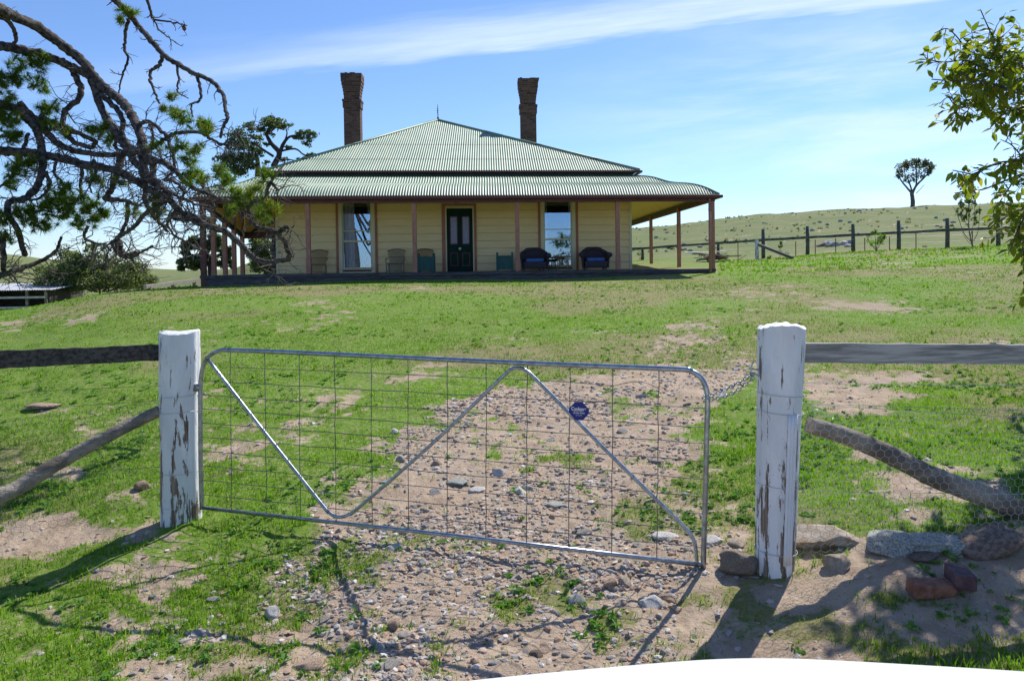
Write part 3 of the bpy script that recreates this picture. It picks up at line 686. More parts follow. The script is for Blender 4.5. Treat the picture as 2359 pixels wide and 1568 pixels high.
hs = MB().tube([G(458,892,.0)+Vector((0,0,-.022)), G(458,892)+Vector((0,0,.022))], .022, 12).build('hinge', M['galv'], gate, smooth=True)
# sign on the gate
sc_ = G(1336, 945, .022); gx = gd.normalized(); rotz = math.atan2(gx.y, gx.x)
s1 = empty('sign'); s1.name = 'sign_plate_pivot'
bpy.data.objects.remove(s1)
cw, ch, cc = 48/F*4.87/2, 42/F*4.87/2, .022
oct_ = [(-.38*cw,ch),(.38*cw,ch),(cw,.22*ch),(cw,-.22*ch),(.38*cw,-ch),(-.38*cw,-ch),(-cw,-.22*ch),(-cw,.22*ch)]
mb = MB(); mb.add([(x,-.001,y) for x,y in oct_]+[(x,.001,y) for x,y in oct_], [tuple(range(8)), tuple(reversed(range(8,16)))]+[(i,i+8,(i+1)%8+8,(i+1)%8) for i in range(8)])
sign = mb.build('sign', M['sign_blue'], gate); sign.location = sc_; sign.rotation_euler = (0,0,rotz)
def text(body, size, x, z, parent, m=M['white'], bold=0.0, y=-.0022, ext=.0002):
    cu = bpy.data.curves.new('lettering', 'FONT'); cu.body = body; cu.size = size; cu.align_x = 'CENTER'; cu.align_y = 'CENTER'; cu.extrude = ext; cu.offset = bold
    to = bpy.data.objects.new('tmp', cu); C.objects.link(to); bpy.context.view_layer.update()
    me = bpy.data.meshes.new_from_object(to.evaluated_get(bpy.context.evaluated_depsgraph_get())); bpy.data.objects.remove(to)
    me.materials.clear(); me.materials.append(m); o = bpy.data.objects.new('lettering', me); C.objects.link(o); o.parent = parent
    o.location = (x, y, z); o.rotation_euler = (R(90), 0, 0); return o
text('Cyclone', .029, -.002, .013, sign, bold=.0009); text('®', .006, .048, .020, sign)
text('Quality Gates', .0135, 0, -.011, sign, bold=.0003)
text('MANUFACTURED BY', .0045, 0, -.024, sign); text('TENSION STEEL WIRE', .0045, 0, -.029, sign)
MB().tube(catmull([Vector((-.026,-.0022,.003)), Vector((-.01,-.0022,.0)), Vector((.012,-.0022,.0)), Vector((.03,-.0022,.003))],5), .0011, 5).build('lettering', M['white'], sign)
# chain and latch pin
ch_ = thing('chain', 'slack galvanised chain joining the gate to the right white post', 'chain', GP(1632, 915))
A_, B_ = GP(1636, 912), P(1738, 860, 4.5); co = ch_.location.copy(); lk = MB(); N = 13
def link_(mb, c, d, up, l, wd, r):
    s = d.cross(up).normalized(); pts = []
    for k in range(12):
        a = 2*math.pi*k/12; pts.append(c+d*(math.cos(a)*l)+s*(math.sin(a)*wd))
    mb.tube(pts, r, 5, closed=True)
for strand, off in ((0, 0), (1, .02)):
    for i in range(N):
        t = (i+.5)/N; p = A_.lerp(B_, t)+Vector((0,0,-off-.03*math.sin(math.pi*t)*(1 if strand else .3)))-co
        d = (B_-A_).normalized(); link_(lk, p, d, Vector((0,0,1)) if i % 2 else Vector((0,1,.3)), .5*(B_-A_).length/N*1.25, .010, .0034)
lk.build('links', M['galv'], ch_, smooth=True)
rg = MB()
for dz in (-.008,.008): ring(rg, GP(1629,914)-co+Vector((0,0,dz)), Vector((0,0,1)), .022, 0, .004, .0026)
rg.build('loop', M['galv'], ch_, smooth=True)
sl = A_.lerp(B_, .27)-co+Vector((0,-.01,-.022)); e = (B_-A_).normalized()
pm = MB(); nn = 20
for r_, k in ((1,0),(.5,1)):
    for i in range(nn):
        a = 2*math.pi*i/nn; pm.v.append(tuple(sl+e*(.027*r_*math.cos(a))+Vector((0,0,1))*(.016*r_*math.sin(a))))
pm.f = [(i,(i+1)%nn,(i+1)%nn+nn,i+nn) for i in range(nn)]
pm.build('slotted_plate', M['white'], ch_, solid=.003)
pin = MB(); c0 = P(1725,849,4.52)-prb; c1 = P(1765,856,4.5)-prb
pin.tube([P(1727,860,4.48)-prb, P(1752,865,4.46)-prb], .006, 8); pin.tube([c0, P(1752,852,4.52)-prb], .005, 8); pin.tube(catmull([P(1731,864,4.48)-prb, P(1731,845,4.48)-prb, P(1736,832,4.48)-prb],4), .0045, 8)
pin.build('latch_hook', M['galv'], pr, smooth=True)

# ------------------------------------------------------------------ near fences
def board(mb, a, b, h, th, n=14, j=.004):
    a, b = Vector(a), Vector(b); d = (b-a); s = Vector((-d.y, d.x, 0)).normalized()*th/2; o = len(mb.v)
    for i in range(n+1):
        p = a+d*i/n; e1 = random.uniform(-j, j); e2 = random.uniform(-j, j)
        for (q, z) in ((-1, -h/2+e1), (1, -h/2+e1), (1, h/2+e2), (-1, h/2+e2)): mb.v.append(tuple(p+s*q+Vector((0,0,z))))
    for i in range(n):
        for k in range(4): k2 = (k+1) % 4; mb.f.append((o+i*4+k, o+i*4+k2, o+(i+1)*4+k2, o+(i+1)*4+k))
    mb.f.append((o+3,o+2,o+1,o)); m_ = o+n*4; mb.f.append((m_,m_+1,m_+2,m_+3))
def hexnet(org, du, wid, hei, cell, rad_, topf=None):
    """hexagonal netting: org corner, du unit horizontal dir, up = z"""
    V = MB(); s = cell/2*1.1547*.5; seen = set()
    dx = cell; dy = cell*.80; rows = int(hei/dy)+1; colsn = int(wid/dx)+1
    def pt(x, y): 
        nz = .006*math.sin(x*9+y*7)+.005*math.sin(x*23)
        return org+du*(x+.002*math.sin(y*40))+Vector((0,0,y+.004*math.sin(x*11)))+Vector((-du.y,du.x,0))*nz
    es = []
    for r in range(rows):
        for c in range(colsn):
            x = c*dx+(dx/2 if r % 2 else 0); y = r*dy
            L_ = dy*.33
            if x > wid or y > hei: continue
            top = (x, y+L_); bo = (x, y-L_)
            es.append((bo, top)); es.append((top, (x-dx/2, y+dy-L_))); es.append((top, (x+dx/2, y+dy-L_)))
    for a, b in es:
        if max(a[1], b[1]) > hei or min(a[1], b[1]) < 0: continue
        V.tube([pt(*a), pt(*b)], rad_, 3, cap=False)
    return V
Yr = 4.62
rf0 = thing('rail_fence', 'weathered grey single-rail fence with wires and netting running right from the right white post', 'fence', (prb.x+.1, prb.y, H(prb.x+.1, prb.y)))
fo = rf0.location.copy()
a = P(1852, 812, 4.66); bb = P(2359, 816, 4.72); bb = a+(bb-a)*2.0
mb = MB(); board(mb, a-fo, bb-fo, .118, .04, 30, .003); mb.build('rail', M['rail_grey'], rf0)
fx = bb.x-.1
MB().tube([Vector((fx, 4.85, H(fx,4.85)-.3))-fo, Vector((fx, 4.85, H(fx,4.85)+1.35))-fo], .1, 14, jit=.03).build('fence_post', M['log'], rf0, smooth=True)
wires = MB()
for y0, y1, Y1 in ((882,883,4.7),(930,957,4.75),(928,940,4.75),(1130,1133,4.75)):
    p0 = P(1850, y0, 4.6); p1 = P(2359, y1, Y1); p1 = p0+(p1-p0)*2
    wires.tube([p0+(p1-p0)*(k/10)+Vector((0,0,-.012*math.sin(math.pi*k/10)+random.uniform(-.002,.002)))-fo for k in range(11)], .0014, 4)
for k in range(3):
    c = P(1880+k*9, 945+k*4, 4.52)-fo; wires.tube(catmull([c+Vector((.06*math.cos(t+k), .02*math.sin(t*2), .03*math.sin(t))) for t in (0,1,2,3,4,5)],4), .0013, 4)
wires.build('wire', M['wire_white'], rf0)
org = P(1842, 1283, 4.48); du = (P(2359,1283,4.62)-org); du.z = 0; du.normalize()
net = hexnet(org-fo, du, 2.6, .82, .052, .0012); net.build('netting', M['wire_white'], rf0)
lg = [P(1862,978,4.78), P(1950,1005,4.8), P(2050,1048,4.85), P(2150,1098,4.9), P(2250,1135,4.92), P(2359,1180,4.95), P(2500,1250,5.0), P(2560,1275,5.05)]
MB().tube(catmull([p-fo for p in lg], 6), [.05+.022*min(1, i/30) for i in range(43)], 16, jit=.05).build('brace_log', M['log'], rf0, smooth=True)
# left fence
lf = thing('rail_fence', 'dark single-rail fence with curved brace log running left from the left white post', 'fence', (plb.x-.2, plb.y, H(plb.x-.2, plb.y)))
fo = lf.location.copy()
a = P(372, 811, 5.74); bb = P(0, 828, 5.0); bb = a+(bb-a)*1.9
mb = MB(); board(mb, a-fo, bb-fo, .114, .04, 30, .003); mb.build('rail', M['rail'], lf)
MB().tube([Vector((bb.x+.1, bb.y+.12, H(bb.x,bb.y)-.3))-fo, Vector((bb.x+.1, bb.y+.12, H(bb.x,bb.y)+1.3))-fo], .11, 14, jit=.03).build('fence_post', M['log'], lf, smooth=True)
lg = [P(368,946,5.72), P(320,968,5.66), P(260,998,5.55), P(215,1022,5.48), P(160,1052,5.4), P(110,1080,5.3), P(50,1118,5.2), P(0,1142,5.1), P(-110,1195,4.9)]
MB().tube(catmull([p-fo for p in lg], 6), [.042+.012*(i/48) for i in range(49)], 14, jit=.04).build('brace_log', M['log'], lf, smooth=True)
org = P(-10, 1150, 5.0); du = (P(372,1150,5.7)-org); Lw = Vector((du.x,du.y,0)).length; du.z = 0; du.normalize(); org.z = P(372,1168,5.7).z
net = hexnet(org-fo, du, Lw, .80, .052, .0011); net.build('netting', M['galv_dull'], lf)
wires = MB()
for y0, y1 in ((888,905),(922,945),(1075,1100)):
    p0 = P(372, y0, 5.68); p1 = P(0, y1, 5.0); p1 = p0+(p1-p0)*1.5; wires.tube([p0-fo, (p0+p1)/2-fo, p1-fo], .0014, 4)
wires.build('wire', M['galv_dull'], lf)

# ------------------------------------------------------------------ farmhouse
HL = P(462, 634, 24.0); HR = P(1648, 618.5, 25.55); DZ = (HL.z+HR.z)/2
HL.z = 0; HR.z = 0; hd = (HR-HL); W = hd.length; hx = hd.normalized(); hy = Vector((-hx.y, hx.x, 0)); HRZ = math.atan2(hx.y, hx.x)
house = thing('farmhouse', 'cream weatherboard farmhouse with green corrugated roof, wraparound verandah and two brick chimneys', 'house', (HL.x, HL.y, DZ), HRZ)
def W2L(p): q = p-Vector((HL.x, HL.y, DZ)); return Vector((q.dot(hx), q.dot(hy), q.z))
def HP(px, py, b):
    """local (a,z) where the sight line through a traced point meets the plane b behind the verandah front"""
    d = ray(px, py); o = Vector((HL.x, HL.y, 0))+hy*b; t = (o-EYE).dot(hy)/d.dot(hy); return W2L(EYE+d*t)
DV = 2.37; SL = 1.68; wa0 = HP(640, 600, DV).x; wa1 = HP(1453, 600, DV).x; HDEP = 19.0; WB1 = HDEP-2.3
ZE = HP(1050, 452, 0).z      # verandah eave
ZT_ = HP(1050, 408.5, DV).z   # verandah roof top
ZG = HP(1050, 392.5, DV-.3).z
apx = HP(1009, 277, 8.6); ZA = apx.z
print('house', W, DZ, wa0, wa1, ZE, ZT_, ZG, ZA, apx)
# corrugated sheets
def corr(name, e0, ed, Ln, nd, depth, prof, kl, kr, amp=.014, pitch=.086, rows=12, parent=house, lift=0.0, m=None, smooth=True, cmax=None, spp=6):
    """e0 eave start, ed along eave, nd inward; prof(s)->z ; kl/kr inset gained per metre from each end (hip lines)"""
    n = int(Ln/pitch*spp); V = []; Fc = []
    t = np.linspace(0, Ln, n+1); mx = np.minimum(np.minimum(t*kl, (Ln-t)*kr), depth)
    for i in range(n+1):
        wv_ = amp*math.cos(2*math.pi*t[i]/pitch)
        for j in range(rows+1):
            ins = mx[i]*j/rows; s = ins/depth; z = prof(s)+wv_+lift
            p = e0+ed*t[i]+nd*ins; V.append((p.x, p.y, z))
    idx = np.arange(n)[:,None]*(rows+1)+np.arange(rows)[None]; idx = idx.ravel()
    Fc = np.stack([idx, idx+rows+1, idx+rows+2, idx+1], 1)
    return mesh_np(name, V, Fc, m or M['roof'], parent, smooth)
VS = [0,.1,.2,.33,.43,.54,.63,.71,.83,1.0]; VZ = [0,.22,.38,.50,.54,.61,.74,.86,.95,1.0]
def vprof(s): return ZE+(ZT_-ZE)*float(np.interp(s, VS, VZ))
_vs = np.linspace(0, 1, 101); _vz = np.interp(_vs, VS, VZ)
for _ in range(30): _vz[1:-1] = (_vz[:-2]+_vz[1:-1]*2+_vz[2:])/4
def vprof(s): return ZE+(ZT_-ZE)*float(np.interp(s, _vs, _vz))
X_, Y_ = Vector((1,0,0)), Vector((0,1,0))
ov = .12
e_l, e_r, e_f, e_b = -ov, W+ov, -ov, HDEP+ov
dF = DV+ov; dL = wa0+ov; dR = W-wa1+ov; dB = 2.3+ov
def at_(a, b): return Vector((a, b, 0))
def ring_sheets(nm, lift, m, amp, rows, pitch=.086, spp=6):
    corr(nm, at_(e_l,e_f), X_, e_r-e_l, Y_, dF, vprof, dF/dL, dF/dR, amp, pitch, rows, lift=lift, m=m, spp=spp)
    corr(nm, at_(e_r,e_f), Y_, e_b-e_f, -X_, dR, vprof, dR/dF, dR/dB, amp, pitch, rows, lift=lift, m=m, spp=spp)
    corr(nm, at_(e_l,e_f), Y_, e_b-e_f, X_, dL, vprof, dL/dF, dL/dB, amp, pitch, rows, lift=lift, m=m, spp=spp)
    corr(nm, at_(e_l,e_b), X_, e_r-e_l, -Y_, dB, vprof, dB/dL, dB/dR, amp, pitch, rows, lift=lift, m=m, spp=spp)
ring_sheets('verandah_roof', .02, None, .015, 22)
ring_sheets('verandah_ceiling', -.045, M['ceiling'], 0.0, 16, .5, 2)
u0, u1, v0, v1 = wa0-.28, wa1+.30, DV-.28, WB1+.28
def uprof(s): return ZG+(ZA-ZG)*s
af_, al_, ar_, ab_ = apx.y-v0, apx.x-u0, u1-apx.x, v1-apx.y
corr('roof', at_(u0,v0), X_, u1-u0, Y_, af_, uprof, af_/al_, af_/ar_, rows=14)
corr('roof', at_(u1,v0), Y_, v1-v0, -X_, ar_, uprof, ar_/af_, ar_/ab_, rows=8)
corr('roof', at_(u0,v0), Y_, v1-v0, X_, al_, uprof, al_/af_, al_/ab_, rows=8)
corr('roof', at_(u0,v1), X_, u1-u0, -Y_, ab_, uprof, ab_/al_, ab_/ar_, rows=4, spp=4)
# lap seams on the main roof front, hip cappings
apv = Vector((apx.x, apx.y, ZA)); hc = MB()
for cx, cy in ((u0,v0),(u1,v0),(u0,v1),(u1,v1)): hc.tube([Vector((cx,cy,ZG+.01)), apv+Vector((0,0,.01))], .055, 8)
hc.build('hip_capping', M['roof'], house, smooth=True)
hc = MB()
for (cx, cy, ex, ey) in ((e_l,e_f,wa0,DV),(e_r,e_f,wa1,DV),(e_l,e_b,wa0,HDEP-2.3),(e_r,e_b,wa1,HDEP-2.3)):
    hc.tube([Vector((cx+(ex-cx)*s, cy+(ey-cy)*s, vprof(s)+.025)) for s in np.linspace(0,1,24)], .035, 6)
hc.build('verandah_hip_capping', M['roof'], house, smooth=True)
def frame_rect(mb, x0, y0, x1, y1, z0, z1, t, inner=0.0):
    mb.box((x0-t, y0-t, z0), (x1+t, y0, z1)); mb.box((x0-t, y1, z0), (x1+t, y1+t, z1))
    mb.box((x0-t, y0, z0), (x0, y1, z1)); mb.box((x1, y0, z0), (x1+t, y1, z1)); return mb
frame_rect(MB(), u0, v0, u1, v1, ZG-.085, ZG-.012, .09).build('gutter', M['maroon'], house, bevel=.012)
frame_rect(MB(), wa0-.06, DV-.06, wa1+.06, WB1+.06, ZT_-.06, ZG-.02, .04).build('fascia', M['green_dark'], house)
frame_rect(MB(), e_l, e_f, e_r, e_b, ZE-.10, ZE-.005, .10).build('gutter', M['maroon'], house, bevel=.015)
frame_rect(MB(), .06, .06, W-.06, HDEP-.06, ZE-.20, ZE-.06, .07).build('verandah_beam', M['maroon'], house)
frame_rect(MB(), .09, .09, W-.09, HDEP-.09, ZE-.08, ZE+.05, .03).build('beam_trim', M['green_dark'], house)
# finial with small vane
ft = HP(1009, 240, 8.6).z; fm = MB().tube([apv, Vector((apv.x, apv.y, ft))], [.022,.008], 8)
fm.box((apv.x-.04, apv.y-.01, ZA), (apv.x+.04, apv.y+.03, ZA+.12))
for k, (w1, z1) in enumerate(((.035,.32),(.045,.40),(.035,.48),(.02,.56))): fm.box((apv.x-w1, apv.y-.006, ZA+(ft-ZA)*z1*1.4), (apv.x+w1*.4, apv.y+.006, ZA+(ft-ZA)*(z1*1.4+.06)))
fm.build('finial', M['rust'], house)
# chimneys
for px, pyt in ((814,173),(1217,185)):
    bch = 8.7; c = HP(px, 300, bch); zt = HP(px, pyt, bch).z; zz = lambda py: HP(px, py+(pyt-173), bch).z; hw = .335
    segs = [(ZG-.2, zz(251), hw), (zz(251), zz(237), hw+.035), (zz(237), zz(232), hw+.055), (zz(232), zz(222), hw-.012)]
    for y, y2, e_ in ((222,214,.004),(214,207,.02),(207,200,.042),(200,192,.066),(192,182,.088),(182,173,.095)): segs.append((zz(y), zz(y2), hw+e_))
    mb = MB()
    for z0, z1, h in segs: mb.box((c.x-h, bch-h*.85, z0), (c.x+h, bch+h*.85, z1))
    rr = random.Random(px)
    for k in range(9):
        bx = c.x-.46+k*.105; 
        if rr.random() < .6: mb.box((bx, bch-.42, zt), (bx+.1, bch+.42, zt+rr.uniform(.008,.018)))
    mb.build('chimney', M['brick'], house)
# walls: lapped boards with openings
WZ1 = ZT_
def wx(px): return HP(px, 560, DV).x
def wz(py): return HP(1050, py, DV).z
op = [(wx(780.5), wx(864.5), 0.0, wz(440)), (wx(1026.5), wx(1092.5), 0.0, wz(474.5)), (wx(1245.5), wx(1326.5), 0.0, wz(440))]
bw = .262; mb = MB(); z = 0.0; tk = 0
xs = [wa0]+[v for o_ in op for v in (o_[0], o_[1])]+[wa1]
while z < WZ1-.01:
    z2 = min(z+bw, WZ1)
    iv = [(xs[0],xs[1]),(xs[2],xs[3]),(xs[4],xs[5]),(xs[6],xs[7])]
    for k, o_ in enumerate(op):
        if z >= o_[3]-.02: iv.append((o_[0], o_[1]))
        elif z2 > o_[3]+.02: 
            mb.add([(o_[0],DV-.006,o_[3]),(o_[1],DV-.006,o_[3]),(o_[1],DV-.006,z2),(o_[0],DV-.006,z2)], [(0,1,2,3)])
    for x0, x1 in iv:
        mb.add([(x0,DV-.030,z+.022),(x1,DV-.030,z+.022),(x1,DV-.004,z2),(x0,DV-.004,z2),(x0,DV+.03,z+.022),(x1,DV+.03,z+.022),(x0,DV+.03,z),(x1,DV+.03,z)], [(0,1,2,3),(4,5,1,0),(6,7,5,4)])
    z = z2
mb.build('wall', M['cream'], house)
mb = MB(); t_w = .14
for x0, x1 in ((xs[0],xs[1]),(xs[2],xs[3]),(xs[4],xs[5]),(xs[6],xs[7])): mb.box((x0, DV+.035, -.05), (x1, DV+t_w, WZ1))
mb.box((wa0, DV+t_w, -.05), (wa0+.14, WB1, WZ1)); mb.box((wa1-.14, DV+t_w, -.05), (wa1, WB1, WZ1)); mb.box((wa0+.14, WB1-.14, -.05), (wa1-.14, WB1, WZ1))
for o_ in op: mb.box((o_[0], DV, o_[3]), (o_[1], DV+t_w, WZ1))
mb.build('wall', M['cream'], house)
MB().box((wa0+.14, DV+t_w, WZ1-.02), (wa1-.14, WB1-.14, WZ1)).build('ceiling', M['cream_trim'], house)
mb = MB()
for x in (wa0, wa1): MB().box((x-.045, DV-.045, 0), (x+.045, DV+.045, WZ1)).build('corner_board', M['cream_trim'], house)
# windows
for wi, (l, r, tl_, tr2) in enumerate(((780.5,864.5,775,870),(1245.5,1326.5,1240,1332))):
    x0, x1 = wx(l), wx(r); win = empty('window'); win.parent = house; win.location = (0, 0, 0); zt = wz(441); zb = 0.0
    gx0, gx1 = wx(l+8.5), wx(r-9.0); zs = wz(613); zr = wz(553); zr2 = wz(530)
    f = MB(); f.box((x0, DV-.05, zb), (gx0, DV+.12, zt)); f.box((gx1, DV-.05, zb), (x1, DV+.12, zt)); f.box((gx0, DV-.05, zt-.08), (gx1, DV+.12, zt)); f.box((gx0, DV-.03, zb), (gx1, DV+.10, zs-.06))
    f.build('frame', M['cream_trim'], win, bevel=.008)
    MB().box((gx0-.03, DV-.10, zs-.06), (gx1+.03, DV+.1, zs)).build('sill', M['cream_trim'], win, bevel=.006)
    s = MB(); s.box((gx0, DV+.02, zr-.035), (gx1, DV+.06, zr+.02)); s.box((gx0, DV+.045, zr2-.015), (gx1, DV+.08, zr2+.015))
    for x in (gx0, gx1-.03): s.box((x, DV+.025, zs), (x+.03, DV+.055, zt-.08))
    s.build('sash', M['cream_trim'], win)
    MB().box((gx0+.03, DV+.07, zs), (gx1-.03, DV+.075, zt-.08)).build('pane', M['glass'], win)
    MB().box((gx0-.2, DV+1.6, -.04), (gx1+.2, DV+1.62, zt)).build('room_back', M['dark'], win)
    mm = MB(); z0, z1 = .05, zs-.09
    for (a_, b_) in (((gx0+.01, z0), (gx1-.01, z0+.03)), ((gx0+.01, z1-.03), (gx1-.01, z1)), ((gx0+.01, z0+.03), (gx0+.04, z1-.03)), ((gx1-.04, z0+.03), (gx1-.01, z1-.03))): mm.box((a_[0], DV-.045, a_[1]), (b_[0], DV-.028, b_[1]))
    mm.build('panel_moulding', M['maroon'], win)
    t_ = MB(); t_.box((wx(tl_), DV-.06, 0), (x0, DV+.02, zt+.08)); t_.box((x1, DV-.06, 0), (wx(tr2), DV+.02, zt+.08)); t_.box((x0, DV-.06, zt), (x1, DV+.0, zt+.08)); t_.build('architrave', M['terra'], win)
    wd = gx1-gx0
    for (c0, c1) in (((0, .40), (.86, 1.0)) if wi == 0 else ((0, .12), (.9, 1.0))):
        def cf(u, v): x = gx0+wd*(c0+(c1-c0)*u); return Vector((x, DV+.16+.025*math.sin(u*(c1-c0)*60), zs+.02+(zt-zs-.1)*v))
        MB().grid(cf, 40, 2).build('curtain', M['curtain'], win, smooth=True)
# door
dr = empty('door'); dr.parent = house
d0, d1, dzt = wx(1029.5), wx(1089.5), wz(480)
j = MB(); j.box((wx(1026.5), DV-.04, 0), (d0, DV+.12, wz(474.5))); j.box((d1, DV-.04, 0), (wx(1092.5), DV+.12, wz(474.5))); j.box((d0, DV-.04, dzt), (d1, DV+.12, wz(474.5))); j.build('jamb', M['cream_trim'], dr)
t_ = MB(); t_.box((wx(1018.5), DV-.06, 0), (wx(1026.5), DV+.0, wz(469.5))); t_.box((wx(1092.5), DV-.06, 0), (wx(1098), DV+.0, wz(469.5))); t_.box((wx(1026.5), DV-.06, wz(474.5)), (wx(1092.5), DV+.0, wz(469.5))); t_.build('architrave', M['terra'], dr)
MB().box((d0, DV+.05, 0), (d1, DV+.09, dzt)).build('leaf', M['green_door'], dr)
pn = MB(); mo = MB(); lp = MB()
dwid = d1-d0; px0 = ((.12,.42),(.58,.88))
for (a_, b_) in px0:
    x0, x1 = d0+dwid*a_, d0+dwid*b_
    for (z0, z1, g_) in ((wz(563), wz(498), 1), (wz(613), wz(582), 0)):
        (pn if g_ else lp).box((x0+.03, DV+.040, z0+.03), (x1-.03, DV+.052, z1-.03))
        mo.box((x0,DV+.032,z0),(x1,DV+.052,z0+.03)); mo.box((x0,DV+.032,z1-.03),(x1,DV+.052,z1)); mo.box((x0,DV+.032,z0+.03),(x0+.03,DV+.052,z1-.03)); mo.box((x1-.03,DV+.032,z0+.03),(x1,DV+.052,z1-.03))
pn.build('glass_panel', M['frost'], dr); lp.build('lower_panel', M['green_door'], dr); mo.build('moulding', M['maroon'], dr)
Mk = Matrix.Translation((d0+dwid*.5, DV+.05, wz(573)))@Matrix.Rotation(R(90),4,'X'); MB().lathe([(.015,0),(.02,.02),(.045,.03),(.05,.05),(.03,.065),(.005,.07)], 14, Mk).build('knob', M['brass'], dr, smooth=True)
Mk = Matrix.Translation((d0+dwid*.93, DV+.05, wz(571)))@Matrix.Rotation(R(90),4,'X'); MB().lathe([(.01,0),(.02,.015),(.02,.03),(.005,.035)], 10, Mk).build('lock', M['plastic'], dr)
mb = MB().tube(catmull([Vector((wx(1040),DV-.1,wz(466))), Vector((wx(1052),DV-.1,wz(467.5))), Vector((wx(1061),DV-.1,wz(466))), Vector((wx(1056),DV-.1,wz(462)))],5), .012, 6).build('porch_hook', M['maroon'], house)
# deck
MB().box((-.02, -.02, -.10), (W+.02, .06, -.005)).build('deck_edge', M['deck'], house, bevel=.006)
mb = MB()
for k in range(int((wa1+2.3)/.13)): pass
mb.box((0, .06, -.06), (W, HDEP, -.004)); mb.build('deck', M['deck'], house)
mb = MB()
for i, (x0, x1) in enumerate(((0,3.4),(3.41,8.2),(8.21,12.1),(12.11,W))): mb.box((x0, .02+.004*i, -.42), (x1, .07+.004*i, -.10))
mb.box((W-.05,.07,-.42),(W,HDEP,-.06)); mb.box((0,.07,-.60),(.05,HDEP,-.06)); mb.build('base_board', M['deck'], house)
# posts
pz = ZE-.07
for px in (710,955,1192,1423):
    a_ = HP(px, 540, .08).x; m_ = MB().box((a_-.065, .02, 0), (a_+.065, .15, pz)); m_.box((a_-.072, .012, 0), (a_+.072, .158, .46)); m_.build('verandah_post', M['post_pink'], house, bevel=.006)
MB().box((W-.13, .0, -.38), (W, .13, pz)).build('verandah_post', M['post_pink'], house, bevel=.006)
m_ = MB().tube([Vector((W-.19,-.07,-.35)), Vector((W-.19,-.07,pz+.05))], .045, 12)
for z in (-.1, .9, 1.9): m_.tube([Vector((W-.19,-.07,z)), Vector((W-.19,-.07,z+.03))], .055, 12)
m_.build('downpipe', M['post_pink'], house, smooth=True)
MB().box((0, 0, -.6), (.15, .15, pz)).build('verandah_post', M['maroon'], house, bevel=.006)
for px in (1564, 1500):   # right side
    d = ray(px, 560); o = Vector((HR.x, HR.y, 0))-hx*.07; t = (o-EYE).dot(hx)/d.dot(hx); b_ = W2L(EYE+d*t).y
    MB().box((W-.135, b_-.07, 0), (W-.005, b_+.07, pz)).build('verandah_post', M['post_pink'], house, bevel=.006)
for px in (492, 518, 539, 558):
    d = ray(px, 560); o = Vector((HL.x, HL.y, 0))+hx*.07; t = (o-EYE).dot(hx)/d.dot(hx); b_ = W2L(EYE+d*t).y
    MB().box((.005, b_-.07, 0), (.135, b_+.07, pz)).build('verandah_post', M['post_pink'], house, bevel=.006)
# screened end and raked valance of the left verandah
bS = 4.1; zL = HP(600, 549, bS).z; zM = HP(600, 534, bS).z
MB().box((.05, bS, zL), (wa0, bS+.09, zM)).build('end_beam', M['maroon'], house)
def scr(u, v): return Vector((.06+(wa0-.08)*u, bS+.05+.012*math.sin(u*wa0*2*math.pi/.09), zM+(ZE+.75-zM)*v))
MB().grid(scr, 140, 2).build('end_screen', M['ceiling'], house, smooth=True)
zB = ZE-.2; mb = MB(); tri = [(.16,zB),(bS,zB),(bS,zL+.1)]
mb.add([(.05,y,z) for y,z in tri]+[(.08,y,z) for y,z in tri], [(2,1,0),(3,4,5),(0,1,4,3),(1,2,5,4),(2,0,3,5)]); mb.build('side_valance', M['ceiling'], house)
MB().bar((.065,.14,zB), (.065,bS+.05,zL+.06), .09, .14).build('raked_beam', M['green_dark'], house)
MB().tube(catmull([Vector((.35,bS-.06,zM-.05)), Vector((.7,bS-.06,zM+.22)), Vector((1.1,bS-.06,zM+.36)), Vector((wa0,bS-.06,zM+.85))],5), .05, 8).build('arched_brace', M['green_dark'], house)
MB().tube(catmull([Vector((wa0-.1,DV+4,ZE+.1)), Vector((wa0-.8,DV+4,ZE-.1)), Vector((wa0-1.4,DV+4,ZE-.45))],4), .04, 8).build('side_bracket', M['maroon'], house)

